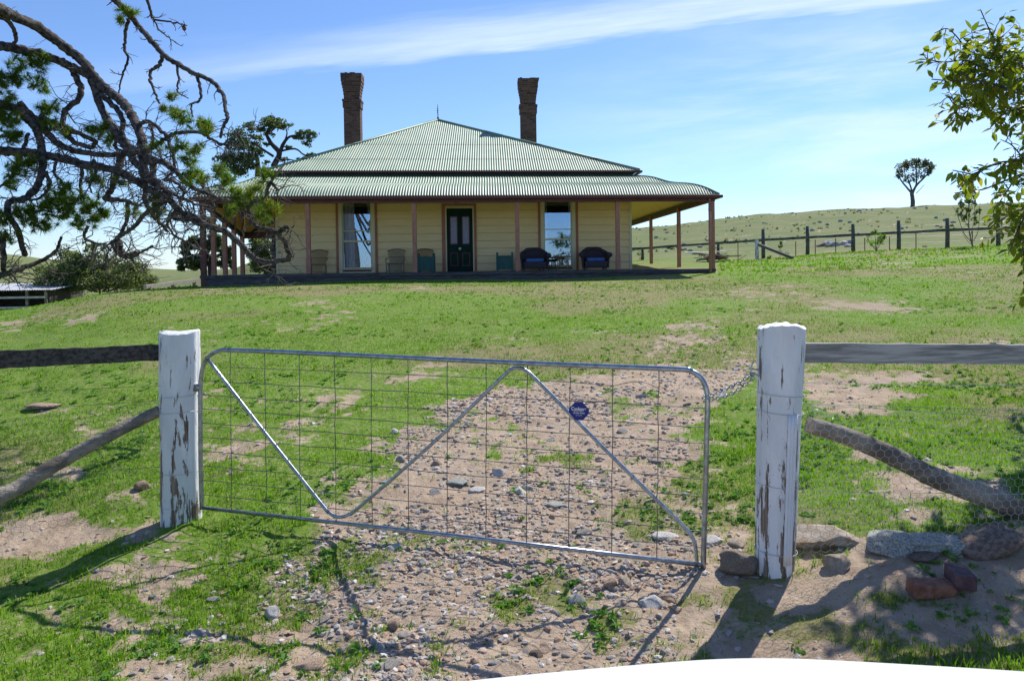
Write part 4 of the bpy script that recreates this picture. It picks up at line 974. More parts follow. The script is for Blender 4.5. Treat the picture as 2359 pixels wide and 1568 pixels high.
# ------------------------------------------------------------------ verandah furniture (stands on the deck: things of their own)
def deckpos(px, b): p = HP(px, 600, b); return Vector((HL.x, HL.y, DZ))+hx*p.x+hy*b
def armchair(px, b, label):
    t = thing('wicker_armchair', label, 'armchair', deckpos(px, b), HRZ, 'dark wicker armchairs on the verandah'); 
    w_, d_ = .36, .36
    sh = MB()
    def shell(u, v):   # u runs arm-back-arm, v height
        a = math.pi*(u) ; x = -math.cos(a); k = abs(x)**.5*(1 if x > 0 else -1); y = math.sin(a)**.6
        hgt = .42+.30*math.exp(-((u-.5)/.27)**2)+.06*math.exp(-((abs(u-.5)-.5)/.08)**2); fl_ = 1+.18*v*v
        return Vector((k*.42*fl_, -.30+y*.62*fl_, .07+hgt*v))
    sh.grid(shell, 41, 9); sh.build('shell', M['wicker'], t, smooth=True, solid=.05)
    am = MB()
    for s in (-1, 1): am.tube(catmull([Vector((s*.47,-.36,.50)), Vector((s*.49,-.15,.52)), Vector((s*.46,.1,.55)), Vector((s*.33,.30,.66))],4), [.085,.05], 14)
    am.build('arm', M['wicker'], t, smooth=True)
    MB().tube([Vector((-.42,.2,.60)), Vector((-.25,.33,.69)), Vector((0,.36,.74)), Vector((.25,.33,.69)), Vector((.42,.2,.60))], .035, 10).build('back_roll', M['wicker'], t, smooth=True)
    MB().grid(lambda u, v: Vector(((-.40+.80*u)*(1-.06*math.sin(math.pi*v)), -.35-.02*math.sin(math.pi*v), .07+.22*v)), 10, 6).build('front_skirt', M['wicker'], t, smooth=True, solid=.03)
    MB().box((-.34,-.33,.24),(.34,.22,.30)).build('seat', M['wicker'], t)
    MB().box((-.30,-.37,.29),(.30,.2,.41)).build('cushion', M['cushion'], t, smooth=True, bevel=.045)
    for s in (-1, 1):
        for y in (-.3, .25): MB().lathe([(.01,0),(.035,.01),(.045,.04),(.03,.075)], 10, Matrix.Translation((s*.33,y,0))).build('foot', M['cane_grey'], t, smooth=True)
armchair(1231, 1.45, 'dark wicker armchair with blue cushion directly right of a verandah post')
armchair(1370, 1.45, 'dark wicker armchair with blue cushion, the rightmost seat on the verandah')
def canechair(px, b, label, m, rz=0.0, tall=.80):
    t = thing('cane_chair', label, 'chair', deckpos(px, b), HRZ+rz, 'old cane chairs along the wall')
    bk = MB()
    for i in range(17):
        u = i/16*2-1; zt = tall-.07*u*u; bk.tube([Vector((u*.22,.16,.30)), Vector((u*.25,.21+.02*(1-u*u),.55)), Vector((u*.29,.26,zt))], .008, 5)
    bk.tube(catmull([Vector((u*.30,.26,tall-.07*u*u)) for u in (-1,-.5,0,.5,1)],4), .02, 8); bk.tube([Vector((-.26,.2,.53)), Vector((.26,.2,.53))], .012, 6); bk.build('backrest', m, t, smooth=True)
    for s in (-1, 1): MB().tube(catmull([Vector((s*.28,.2,.50)), Vector((s*.31,0,.47)), Vector((s*.31,-.22,.44)), Vector((s*.29,-.26,.3)), Vector((s*.28,-.26,.0))],4), .018, 8).build('arm', m, t, smooth=True)
    MB().box((-.25,-.25,.28),(.25,.2,.315)).build('seat', m, t, bevel=.01)
    fs = MB()
    for i in range(15): x = -.22+.44*i/14; fs.tube([Vector((x,-.26,.05)), Vector((x,-.26,.30))], .009, 5)
    fs.tube([Vector((-.27,-.26,.31)), Vector((.27,-.26,.31))], .016, 6); fs.tube([Vector((-.27,-.26,.05)), Vector((.27,-.26,.05))], .016, 6); fs.build('front_slats', m, t)
    for s in (-1, 1): MB().tube([Vector((s*.24,.16,.0)), Vector((s*.24,.16,.32))], .018, 8).build('leg', m, t)
canechair(732, 1.9, 'tan cane chair at far left of the verandah, partly behind a post', M['cane'])
canechair(912, 1.9, 'greyish cane chair standing alone between the left window and a post', M['cane_grey'])
canechair(977, 2.0, 'cane chair mostly hidden behind the left green planter box', M['cane'])
def planter(px, b, label, rz=0):
    t = thing('planter_box', label, 'planter', deckpos(px, b), HRZ+rz, 'green planter boxes beside the door'); s = .25
    bx = MB()
    for (x0,y0,x1,y1) in ((-s,-s,s,-s+.03),(-s,s-.03,s,s),(-s,-s+.03,-s+.03,s-.03),(s-.03,-s+.03,s,s-.03)): bx.box((x0,y0,.05),(x1,y1,.50))
    bx.box((-s+.03,-s+.03,.3),(s-.03,s-.03,.36)); bx.build('box', M['planter'], t)
    for x in (-s, s):
        for y in (-s, s):
            p = MB().box((x-.03,y-.03,0),(x+.03,y+.03,.54)); p.lathe([(.012,.54),(.02,.55),(.012,.56),(.03,.585),(.03,.605),(.012,.63),(.002,.64)], 10, Matrix.Translation((x,y,0))); p.build('corner_post', M['planter'], t)
    r_ = MB(); r_.box((-s+.03,-s-.012,.47),(s-.03,-s+.0,.51)); r_.box((-s+.03,-s-.012,.05),(s-.03,-s+.0,.10)); r_.build('moulding', M['planter'], t)
planter(982, 1.3, 'green square planter box in front of a cane chair, left of the door')
planter(1163, 1.3, 'green square planter box right of the door, beside a post', -.05)
tb = thing('cane_table', 'round cane table with a lower shelf between the two wicker armchairs', 'table', deckpos(1297, 1.3), HRZ)
MB().lathe([(.28,.44),(.30,.45),(.30,.48),(.28,.49)], 24).build('table_top', M['cane'], tb); MB().lathe([(.27,.38),(.28,.385),(.28,.40),(.27,.405)], 24).build('shelf', M['cane'], tb)
for k in range(4):
    a = k*math.pi/2+.5; MB().tube([Vector((.25*math.cos(a),.25*math.sin(a),0)), Vector((.19*math.cos(a),.19*math.sin(a),.44))], .016, 8).build('leg', M['cane'], tb)
    MB().tube([Vector((.24*math.cos(a),.24*math.sin(a),.18)), Vector((.1*math.cos(a+.8),.1*math.sin(a+.8),.38))], .010, 6).build('strut', M['cane'], tb)
tb = thing('cane_stool', 'low dark round cane stool stacked with magazines left of the cane table', 'stool', deckpos(1268, 1.95), HRZ)
MB().lathe([(.2,.30),(.26,.33),(.26,.35),(.2,.38)], 20).build('seat', M['wicker'], tb)
for k in range(4):
    a = k*math.pi/2+.2; MB().tube([Vector((.2*math.cos(a),.2*math.sin(a),0)), Vector((.17*math.cos(a),.17*math.sin(a),.32))], .014, 6).build('leg', M['wicker'], tb)

# ------------------------------------------------------------------ far fence
fpx = [(1480,572,598,42.5),(1655,560,587,42.5),(1758,528,592,41.5),(1860,521,589,41),(1965,516,581,40.2),(2070,508,577,39.4),(2182,503,573,38.6),(2300,497,566,37.8),(2425,490,560,37),(2560,483,553,36)]
ff = thing('paddock_fence', 'long weathered timber paddock fence with one rail crossing the slope behind the house', 'fence', P(1860,589,41)); fo = ff.location.copy()
tops = []
for i, (px, yt, yb, Y) in enumerate(fpx):
    t = P(px, yt, Y); g_ = H(t.x, t.y); base = Vector((t.x, t.y, g_-.1)); rw = .095 if i > 1 else .08
    MB().tube([base-fo, (base+t)/2-fo+Vector((random.uniform(-.02,.02),0,0)), t-fo], [rw*1.15, rw*.9], 9, jit=.06).build('fence_post', M['lichen'], ff, smooth=True); tops.append(t)
ry = [(1380,578),(1480,572),(1655,560),(1758,553),(1860,547),(1965,541.5),(2070,536),(2182,530),(2300,526),(2425,521),(2560,515)]
rl = []
for px, y in ry:
    Y = float(np.interp(px, [f[0] for f in fpx], [f[3] for f in fpx])); rl.append(P(px, y, Y-.12))
for i in range(len(rl)-1):
    mb = MB(); board(mb, rl[i]-fo, rl[i+1]-fo, .13, .05, 6, .012); mb.build('rail', M['lichen'], ff)
for px, yt, yb in ((1833,556,592),(1925,549,583),(1992,548,579),(2049,545,577),(2110,533,576),(1700,560,590),(2240,532,572),(1878,552,588)):
    Y = float(np.interp(px, [f[0] for f in fpx], [f[3] for f in fpx])); t = P(px, yt, Y); MB().tube([Vector((t.x,t.y,H(t.x,t.y)-.1))-fo, t-fo], .022, 6).build('steel_picket', M['rust'], ff)
fw = MB()
for dz in (.35,.65,.95,1.2):
    for i in range(2, len(tops)-1):
        a = Vector((tops[i].x, tops[i].y, H(tops[i].x, tops[i].y)+dz)); b_ = Vector((tops[i+1].x, tops[i+1].y, H(tops[i+1].x, tops[i+1].y)+dz)); fw.tube([a-fo, b_-fo], .004, 3, cap=False)
fw.build('wire', M['galv_dull'], ff)
wp = thing('strainer_post', 'small white painted post with a slanting dark timber brace by the far fence', 'post', ground_at(1744, 598)); q = wp.location.copy(); sc = q.y/F
Hh = (598-553)*sc; MB().tube([Vector((0,0,-.1)), Vector((-.01,0,Hh))], .105, 10, jit=.06).build('shaft', M['post_white'], wp)
MB().bar((.08, -.05, Hh*.75), (Vector(ground_at(1826,597))-q+Vector((0,0,.05))), .10, .13).build('brace', M['lichen'], wp)
# timber scrap pile: each board is a thing
cpt = ground_at(1655, 603)
rr = random.Random(5)
for k in range(26):
    L_ = rr.uniform(.5, 1.6); o = MB().box((-L_/2,-.06,-.015),(L_/2,.06,.015)).build('scrap_board', M['scrap'] if k % 4 else M['stone_pale'])
    r_ = rr.gauss(0, .5); o.location = cpt+Vector((rr.gauss(0,.55), rr.gauss(0,.35), .06+max(0,.42-abs(r_)*.4)*rr.random()+.04)); o.rotation_euler = (rr.uniform(-.3,.3), rr.uniform(-.35,.35)*(1.5 if k < 4 else .6), rr.uniform(0,3.14))
    tag(o, 'old board in the scrap timber pile behind the right verandah corner', 'board', 'boards of the scrap timber pile')
# rocks on the far pasture
HM = [rock_mesh('field_rock', 200+i, M[('rock_grey','rock_red','rock_grey','stone')[i]], 2, .6) for i in range(4)]
rr = random.Random(9)
for k in range(12):
    q = ground_at(1893+rr.random()*78, 562+rr.random()*8); o = place_rock(rr.choice(HM), q+Vector((0,0,.08)), rr.uniform(.2,.42), 'field_rock', sy=.8); tag(o, 'grey-brown rock in the low heap beyond the paddock fence', 'rock', 'rock heap beyond the paddock fence')
for (px, py, s) in ((1565,572,.3),(1580,576,.25),(1590,581,.3),(1600,586,.22),(1572,578,.3),(1500,574,.35),(1535,580,.2),(1612,570,.25)):
    q = ground_at(px, py); tag(place_rock(rr.choice(HM), q+Vector((0,0,.06)), s, 'field_rock', sy=.8), 'dark rock on the slope seen between the right verandah posts', 'rock', 'rocks seen between the verandah posts')
for k in range(42):
    px = 1480+rr.random()*870; yy = np.interp(px, [1480,1750,2000,2359],[520,492,480,465]); py = yy+5+rr.random()**1.5*60; q = ground_at(px, py)
    if q.y < 45 or q.y > 300: continue
    tag(place_rock(rr.choice(HM), q+Vector((0,0,.08)), rr.uniform(.12,.28)*(1+q.y/200), 'field_rock', sy=.8), f"dark rock on the far hillside, {'just under the skyline' if py < yy+18 else 'lower on the slope'}, {'left part near the house' if px < 1750 else ('middle part' if px < 2060 else 'right part near the lone tree')}", 'rock', 'rocks scattered on the far hillside')
# hillside tussocks (uncountable)
def tuss(n):
    V, Fc, A = [], [], []; o = 0
    n = n//2; X, Y = scatter(n, 44, 170, u0=.02, u1=.66, p=1.0); Z = hf(X, Y); px, py = project(X, Y, Z)
    cl_ = fbm(X*.06, Y*.06, 300, 3)
    for i in range(n):
        if rng.random() > np.clip((cl_[i]-.38)*4, 0.03, 1)*np.interp(px[i], [1450,1900,2100,2400],[1,.8,.3,.15]): continue
        s = .08+.20*rng.random()**2+Y[i]*.0006
        for k in range(9):
            a = random.random()*6.283; r_ = s*.8*random.random(); x, y = X[i]+r_*math.cos(a), Y[i]+r_*math.sin(a); b2 = random.random()*3.14; wq = s*.35; hq = s*random.uniform(.5, 1.1)
            V += [(x-wq*math.cos(b2), y-wq*math.sin(b2), Z[i]-.05),(x+wq*math.cos(b2), y+wq*math.sin(b2), Z[i]-.05),(x+random.uniform(-.3,.3)*s, y, Z[i]+hq)]; Fc.append((o,o+1,o+2)); o += 3; A += [random.random()]*3
    return np.array(V), np.array(Fc), np.array(A)
tv, tf, ta = tuss(2600)
tag(mesh_np('tussocks', tv, tf, M['gum_leaf'], attrs={'tint': ta}), 'low dark tussocks dotting the far hillside', 'tussocks', kind='stuff')

# ------------------------------------------------------------------ foliage helpers
def leaf_cloud(blobs, per, size, name, m, parent, aspect=.5, hollow=.0, origin=Vector(), seed=0, sub=9):
    """leaf faces spread through ellipsoids (centre, rx, ry, rz)"""
    rg_ = np.random.default_rng(seed+5); Vs, As = [], []; nb = []
    for (c, rx, ry, rz) in blobs:
        for k in range(sub):
            q = rg_.normal(size=3); q /= np.linalg.norm(q); f = rg_.random()**.4*.82; e = .26+.34*rg_.random()
            nb.append((tuple(np.array(c)+q*f*np.array([rx*1.08,ry,rz*1.25])), rx*e, ry*e, max(rz*e, rx*e*.55)))
    blobs = nb
    for (c, rx, ry, rz) in blobs:
        n = max(10, int(per*1.5*(rx*rz)**.8)); q = rg_.normal(size=(n,3)); q /= np.linalg.norm(q, axis=1)[:,None]; r_ = rg_.random(n)**(.45)
        lump = .75+.5*vnoise(q[:,0]*2.4+c[0]*3, q[:,2]*2.4+c[2], seed); q = q*(r_*lump)[:,None]
        p = np.array(c)+q*np.array([rx,ry,rz]); s = size*(.6+.8*rg_.random(n))
        a = rg_.normal(size=(n,3)); a /= np.linalg.norm(a, axis=1)[:,None]; b_ = rg_.normal(size=(n,3)); b_ -= a*(a*b_).sum(1)[:,None]; b_ /= np.linalg.norm(b_, axis=1)[:,None]
        a = a*s[:,None]; b_ = b_*(s*aspect)[:,None]
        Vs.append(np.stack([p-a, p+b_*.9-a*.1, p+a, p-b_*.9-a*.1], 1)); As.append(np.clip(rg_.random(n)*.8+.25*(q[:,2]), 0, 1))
    V = np.concatenate(Vs); A = np.concatenate(As); k = len(V)
    return mesh_np(name, V.reshape(-1,3)-np.array(origin), np.arange(k*4).reshape(-1,4), m, parent, attrs={'tint': np.repeat(A, 4)})
c1 = lambda x, y: ((700+x*.6057)/1.7363, (250+y*.6057)/1.7363)
c3 = lambda x, y: (x*.4407, y*.4407)
c4 = lambda x, y: ((2900+x/1.307)/1.7363, y/1.307/1.7363)
def far_tree(name, label, cat, cf, k, Y, blobs, stems, m, per, size, bark, depthr=.6, seed=0, group=None):
    q = P(*cf(*stems[0][0][0]), Y); q.z = H(q.x, q.y); root = thing(name, label, cat, q, group=group); rr = random.Random(seed)
    px2m = k/F*Y
    tm = MB()
    for i, (pts, r0, r1) in enumerate(stems):
        off = rr.uniform(-.5,.5) if i else 0
        ps = [P(*cf(*p), Y+off*(j/len(pts)))-q for j, p in enumerate(pts)]
        if i == 0: ps = [Vector((ps[0].x, ps[0].y, -.2))]+ps
        ps = catmull(ps, 4); tm.tube(ps, [max(.01,(r0+(r1-r0)*j/(len(ps)-1)))*px2m for j in range(len(ps))], 7, jit=.08)
    tm.build('trunk', bark, root, smooth=True)
    bl = []
    for (x, y, rx, ry) in blobs:
        c = P(*cf(x, y), Y+rr.uniform(-.5,.5)*rx*px2m*depthr*2); bl.append((tuple(c-q), rx*px2m, rx*px2m*depthr, ry*px2m))
    leaf_cloud(bl, per, size, 'crown', m, root, seed=seed); return root
K1 = .6057/1.7363; K4 = 1/1.307/1.7363
pb = [(430,600,130,55),(400,680,120,55),(480,540,95,45),(350,620,75,55),(560,600,45,35),(660,420,90,45),(670,385,100,34),(625,395,60,35),(735,415,50,22),(690,420,60,20),(500,425,65,32),(455,470,85,40),(560,440,40,30),(380,500,70,35),(520,505,75,38),(350,550,60,30),(440,540,70,28),(850,470,75,26),(905,470,55,28),(860,505,50,22),(810,500,40,14),(880,540,30,16),
      (400,640,110,40),(480,620,70,35),(310,690,60,40),(500,670,60,35),(420,720,90,30),(330,760,70,28),(620,470,40,20),(600,540,35,12),(890,615,45,12),(850,640,40,12),(700,640,50,8),(600,660,30,12),(280,640,35,20),(740,560,30,8)]
far_tree('pine_tree', 'tall dark open-crowned pine rising behind the left end of the roof', 'tree', c1, K1, 47, pb,
  [([(655,760),(650,690),(690,600),(640,540),(605,470),(640,430)],26,8),([(690,600),(720,530),(760,490),(830,480)],14,5),([(545,760),(545,640),(500,560),(460,500)],18,6),([(680,590),(790,570),(850,610),(890,620)],8,3),([(650,620),(560,560),(520,520)],9,4),([(650,650),(740,640),(800,650)],6,3),([(640,450),(680,420),(720,420)],6,3),([(545,680),(450,650),(380,640)],8,3),([(720,530),(740,470),(730,430)],6,3)],
  M['dark_leaf'], 270, .085, M['bark_far'], seed=1)
far_tree('pine_tree', 'low dark pine glimpsed behind the left verandah posts', 'tree', c1, K1, 45, [(110,1290,90,50),(200,1320,90,50),(280,1180,60,60),(170,1190,80,40),(340,1300,50,60),(100,1205,70,24),(60,1225,35,16),(190,1240,60,25),(90,1310,65,35),(150,1340,60,28),(50,1350,35,26),(240,1300,60,30),(230,1050,50,30),(260,1100,50,25),(330,1240,60,24),(300,1340,50,24),(150,1280,50,14)],
  [([(230,1400),(225,1330),(215,1250),(240,1150),(240,1060)],14,6),([(220,1330),(140,1310),(80,1320)],6,3),([(220,1270),(150,1220),(90,1210)],6,3),([(225,1300),(300,1260),(340,1240)],6,3)], M['dark_leaf'], 800, .10, M['bark_far'], seed=2)
cb = lambda x, y: (x, y)
far_tree('bush', 'wide olive-green bush with bare arching stems left of the house', 'bush', cb, 1, 33,
  [(150,655,60,16),(210,655,60,16),(280,655,60,14),(330,650,40,14),(230,625,60,30),(160,625,60,25),(290,625,50,25),(110,640,40,25),(150,615,50,30),(200,590,45,25),(185,630,50,28),(240,610,50,30),(260,640,50,22),(300,640,50,22),(340,635,30,20),(215,570,30,18),(160,590,30,22),(290,605,35,22),(100,625,25,20),(320,615,25,15)],
  [([(230,672),(225,640),(200,590)],3,1),([(240,672),(262,620),(290,570)],2.5,.8),([(220,672),(170,620),(150,580)],2.5,.8),([(235,672),(300,630),(345,600)],2,.7),([(225,672),(140,650),(95,620)],2,.7),([(250,672),(250,600),(240,560)],2,.7),([(245,672),(320,650),(365,640)],2,.7),([(235,660),(200,610),(175,560)],1.5,.5),([(245,660),(280,590),(330,560)],1.4,.4)],
  M['olive_leaf'], 560, .055, M['twig'], seed=3)
far_tree('bush', 'grey-green bush seen through the left verandah behind the posts', 'bush', cb, 1, 50, [(600,585,34,30),(620,605,28,26),(590,565,26,22),(628,570,22,24),(610,615,34,18),(600,550,24,14),(632,595,18,26)], [([(610,632),(606,600),(600,560)],3,1),([(608,632),(620,590),(628,560)],2,1)], M['olive_leaf'], 420, .10, M['twig'], seed=4)
gb = [(985,842,26,14),(1045,845,26,14),(950,858,18,12),(940,880,50,34),(985,880,46,38),(1035,870,46,36),(1075,875,30,26),(1020,920,30,26),(1000,860,40,26),(930,870,35,22),(905,900,25,20),(960,860,30,20),(1000,850,28,22),(1070,850,36,20),(1085,870,24,22),(1060,890,24,16),(945,920,42,24),(980,910,34,26),(1040,860,20,18),(1010,840,16,12),(910,920,22,14),(1065,905,16,12),(955,945,30,14),(990,940,22,14)]
far_tree('gum_tree', 'lone spreading gum tree on the crest of the far hill', 'tree', c4, K4, 135, gb,
  [([(980,1090),(982,1060),(978,1020),(975,1000)],13,9),([(976,1010),(950,980),(925,950),(900,910)],6,3),([(980,1010),(1000,970),(1040,930),(1075,890)],7,3),([(978,1000),(965,960),(950,920)],5,3),([(985,1000),(1000,960),(1000,900),(1000,850)],5,2),([(1000,1010),(1020,990),(1042,965)],2,1),([(1040,930),(1050,880),(1060,850)],3,1.5)],
  M['gum_leaf'], 26, .20, M['bark_grey'], seed=6)
sb = [(1270,950,30,35),(1240,980,22,30),(1290,990,28,35),(1260,1030,28,35),(1300,1050,26,35),(1240,1070,22,30),(1280,1100,26,30),(1320,1110,22,26),(1220,1110,18,22),(1300,940,20,22),(1255,1140,22,22),(1250,925,14,16),(1310,1150,20,24)]
far_tree('sapling', 'slender young fruit tree standing against the paddock fence at right', 'tree', c4, K4, 36.5, sb,
  [([(1298,1300),(1285,1250),(1275,1190),(1275,1100),(1270,950)],5,1.5),([(1296,1270),(1250,1220),(1210,1110),(1190,1080)],2.4,.8),([(1300,1260),(1325,1200),(1330,1110)],2,.8),([(1280,1200),(1240,1120),(1240,1000)],1.6,.7),([(1285,1230),(1305,1130),(1300,980)],1.8,.7),([(1297,1285),(1260,1250),(1235,1200)],1.4,.6)],
  M['olive_leaf'], 420, .06, M['bark_grey'], seed=8)
far_tree('shrub', 'small round leafy shrub growing in front of the paddock fence', 'shrub', c4, K4, 38.5, [(790,1240,35,28),(760,1260,30,22),(815,1260,28,24),(790,1275,34,18),(780,1215,14,14),(830,1240,14,16)],
  [([(790,1320),(788,1290),(785,1230)],4,1),([(790,1310),(760,1270),(742,1240)],2,.7),([(790,1310),(815,1270),(830,1230)],2,.7),([(790,1310),(800,1250),(797,1200)],1.6,.6)], M['grass'], 120, .05, M['bark_grey'], seed=9)
far_tree('shrub', 'straggly little shrub beside the brace of the small white post', 'shrub', c4, K4, 39, [(290,1290,14,14),(285,1320,14,10),(292,1270,6,8),(235,1345,18,10)], [([(288,1345),(288,1310),(290,1262)],1.5,.6)], M['olive_leaf'], 90, .05, M['bark_grey'], seed=10)

# ------------------------------------------------------------------ big pine at left
PD = 9.6
def pdep(px, py): return PD+.9*math.sin(px*.006+.4)+.5*math.sin(py*.008+px*.003)
troot = Vector((-8.6, 9.9, 0)); troot.z = H(troot.x, troot.y)
pine = thing('pine_tree', 'large old pine whose gnarled drooping boughs hang in from the left', 'tree', troot)
MB().tube(catmull([Vector((0,0,-.3)), Vector((.1,0,2)), Vector((-.1,.1,4.5)), Vector((.1,0,7)), Vector((0,0,9.5))],5), [.48,.24], 18, jit=.06).build('trunk', M['bark'], pine, smooth=True)
BR_ = [
 ([(-420,-260),(-150,-60),(0,50),(90,90),(190,140),(290,210),(370,270),(440,330),(490,400),(545,465),(610,510),(665,565),(700,620),(730,690),(745,760),(750,830),(748,900),(760,960)],24,16),
 ([(-420,330),(-150,250),(0,240),(90,255),(200,280),(300,315),(370,350),(430,380),(500,415),(560,460)],21,17),
 ([(480,420),(500,480),(530,560),(570,640),(610,700),(650,760),(700,840),(740,880),(790,950),(860,1000),(900,1060),(950,1110),(1010,1150),(1060,1170),(1150,1200),(1220,1240),(1270,1290),(1320,1345),(1380,1370),(1450,1365),(1515,1345),(1500,1300),(1470,1240),(1420,1205),(1350,1190),(1310,1150),(1300,1090),(1330,1050),(1390,1030),(1400,980),(1420,960),(1455,1000)],17,5),
 ([(1455,1225),(1470,1200),(1490,1188),(1508,1192)],9,6),
 ([(380,360),(400,410),(425,460),(410,520),(350,570),(330,610),(335,680),(370,730),(430,760),(480,770),(500,740)],14,9),
 ([(-420,760),(-150,780),(0,790),(100,795),(200,805),(300,825),(420,855),(550,880),(650,910),(720,950),(780,990),(840,1020)],21,14),
 ([(-420,470),(-100,520),(50,560),(110,590),(160,640),(200,690),(215,760),(225,830),(215,910),(190,980),(130,1040),(60,1050),(40,1080),(50,1130),(90,1200),(120,1290),(130,1330)],20,10),
 ([(100,540),(160,600),(220,650),(260,710),(320,760),(400,790),(500,805),(600,810),(700,800),(780,780),(840,740),(900,705),(970,690),(1050,695),(1100,725),(1150,750),(1190,765)],16,4),
 ([(-420,-420),(200,-200),(560,-30),(620,20),(680,80),(730,140),(790,210),(850,280),(920,330),(1000,375),(1070,405),(1130,445),(1165,500),(1180,570),(1185,620),(1165,670),(1150,720)],16,5),
 ([(670,100),(655,180),(650,260),(670,300),(650,370),(630,430),(620,490)],8,3),([(850,285),(835,340),(790,370),(785,420),(810,480),(830,540)],9,4),([(925,345),(935,420),(930,480),(980,515)],6,2),
 ([(1030,390),(1045,450),(1045,520),(1000,550),(1010,610)],7,3),([(760,-20),(790,60),(800,100),(870,110),(940,125),(975,135)],7,2),([(800,100),(830,150),(870,190),(915,220)],4,2),([(-60,60),(40,110),(75,160),(80,210),(60,250)],11,6),
 ([(640,800),(620,870),(600,940),(580,1000),(550,1040),(600,1045),(660,1050),(720,1075)],16,6),([(510,480),(590,550),(640,620),(640,700),(680,760),(740,800)],12,9),
 ([(750,830),(800,860),(800,920),(850,980),(870,1030),(800,1090),(740,1140),(680,1200),(600,1250),(590,1280),(620,1330),(670,1345),(730,1320),(800,1285)],13,4),
 ([(620,1270),(630,1310),(670,1335),(720,1325)],16,11),
 ([(-300,1500),(0,1440),(60,1420),(150,1390),(240,1350),(300,1300),(320,1240)],15,5),([(745,820),(830,840),(900,880),(950,930),(1000,980),(1060,1000),(1150,1040),(1240,1060)],13,5),
 ([(760,960),(760,1050),(800,1120),(850,1180),(880,1210)],11,5),([(920,1100),(880,1160),(900,1220),(980,1270),(1060,1310)],6,3),([(730,645),(790,640),(860,700),(890,760),(910,830),(900,890),(860,940)],9,5),
 ([(235,900),(260,960),(230,1020),(150,1050)],9,5),([(430,840),(430,920),(420,980),(440,1040)],8,4),([(490,840),(500,900),(470,960),(480,1010)],8,3),([(200,610),(300,650),(400,690),(480,730),(505,745)],13,9),
 ([(460,1180),(440,1240),(500,1270),(570,1280)],7,4),([(-40,1230),(10,1260),(20,1330),(20,1440)],13,8),([(660,1060),(670,1120),(640,1200),(610,1260)],9,7),([(840,1020),(930,1080),(900,1130),(950,1150),(1040,1140),(1060,1190)],9,6),
 ([(150,700),(120,780),(90,860),(60,920),(0,980)],8,4),([(300,830),(280,900),(330,960),(310,1020)],7,3),([(1060,1170),(1020,1130),(960,1110),(900,1130)],12,5),([(870,1000),(960,1040),(1050,1075),(1130,1080)],7,3),([(780,640),(800,690),(790,760),(750,800)],6,5),
 ([(560,620),(620,690),(600,760),(650,800)],8,6),([(1240,1060),(1290,1070),(1350,1050),(1400,1060)],4,2),([(860,940),(930,960),(960,1010),(940,1060)],7,4)]
PIX = PD/F*.4407*1.3
anchors = []
for bi, (pts, r0, r1) in enumerate(BR_):
    q = [P(*c3(*p), pdep(*c3(*p)))-troot for p in pts]
    if pts[0][0] <= -300:
        q = [Vector((.2*random.random(), 0, q[0].z*.55+3.5))]+q
    ps = catmull(q, 6); ps = [p+Vector((random.gauss(0,.006), random.gauss(0,.006), random.gauss(0,.006))) for p in ps]; n = len(ps)
    r_ = [(r0+(r1-r0)*i/(n-1))*PIX*1.0 for i in range(n)]
    MB().tube(ps, r_, 11 if r0 > 10 else 7, jit=.13 if r0 > 8 else .1).build('branch', M['bark'], pine, smooth=True)
    for i in range(2, n-1, 1):
        cxp = pts[min(len(pts)-1, int(i/6))]
        if cxp[0] > -60: anchors.append((ps[i], (ps[min(i+1,n-1)]-ps[i-1]).normalized(), cxp, bi))
tw = MB(); tips = []
rr = random.Random(21)
def twig(p, d, L, r, lvl):
    n = max(4, int(L/.045)); pts = [p.copy()]; dd = d.copy()
    for k in range(n):
        dd = (dd+Vector((rr.gauss(0,.28), rr.gauss(0,.28), rr.gauss(-.03,.25)))).normalized(); pts.append(pts[-1]+dd*(L/n))
    tw.tube(pts, [r, r*.35], 4 if lvl else 5)
    if lvl < 2:
        for k in range(1, len(pts)-1):
            if rr.random() < (.55 if lvl == 0 else .3): twig(pts[k], (dd+Vector((rr.gauss(0,.8), rr.gauss(0,.8), rr.gauss(0,.7)))).normalized(), L*rr.uniform(.25,.55), r*.6, lvl+1)
    tips.append(pts[-1])
for (p, d, c, bi) in anchors:
    x, y = c; dens = .3 if (x > 1180) else .6 if (y > 740 and x > 380) else (.5 if y > 700 or x > 700 else .2)
    if bi in (8, 9, 10, 11, 12, 13, 14): dens = .34
    if bi in (0, 1) and y < 600: dens = .05
    if rr.random() < dens:
        side = Vector((rr.gauss(0,1), rr.gauss(0,1), rr.gauss(-.25,.8))); side = (side-d*side.dot(d)).normalized(); short = (bi in range(8,15)) 
        twig(p, (side+d*.4).normalized(), rr.uniform(.08,.2) if short else rr.uniform(.16,.5), rr.uniform(.005,.010), 1 if short else 0)
tw.build('twigs', M['twig'], pine)
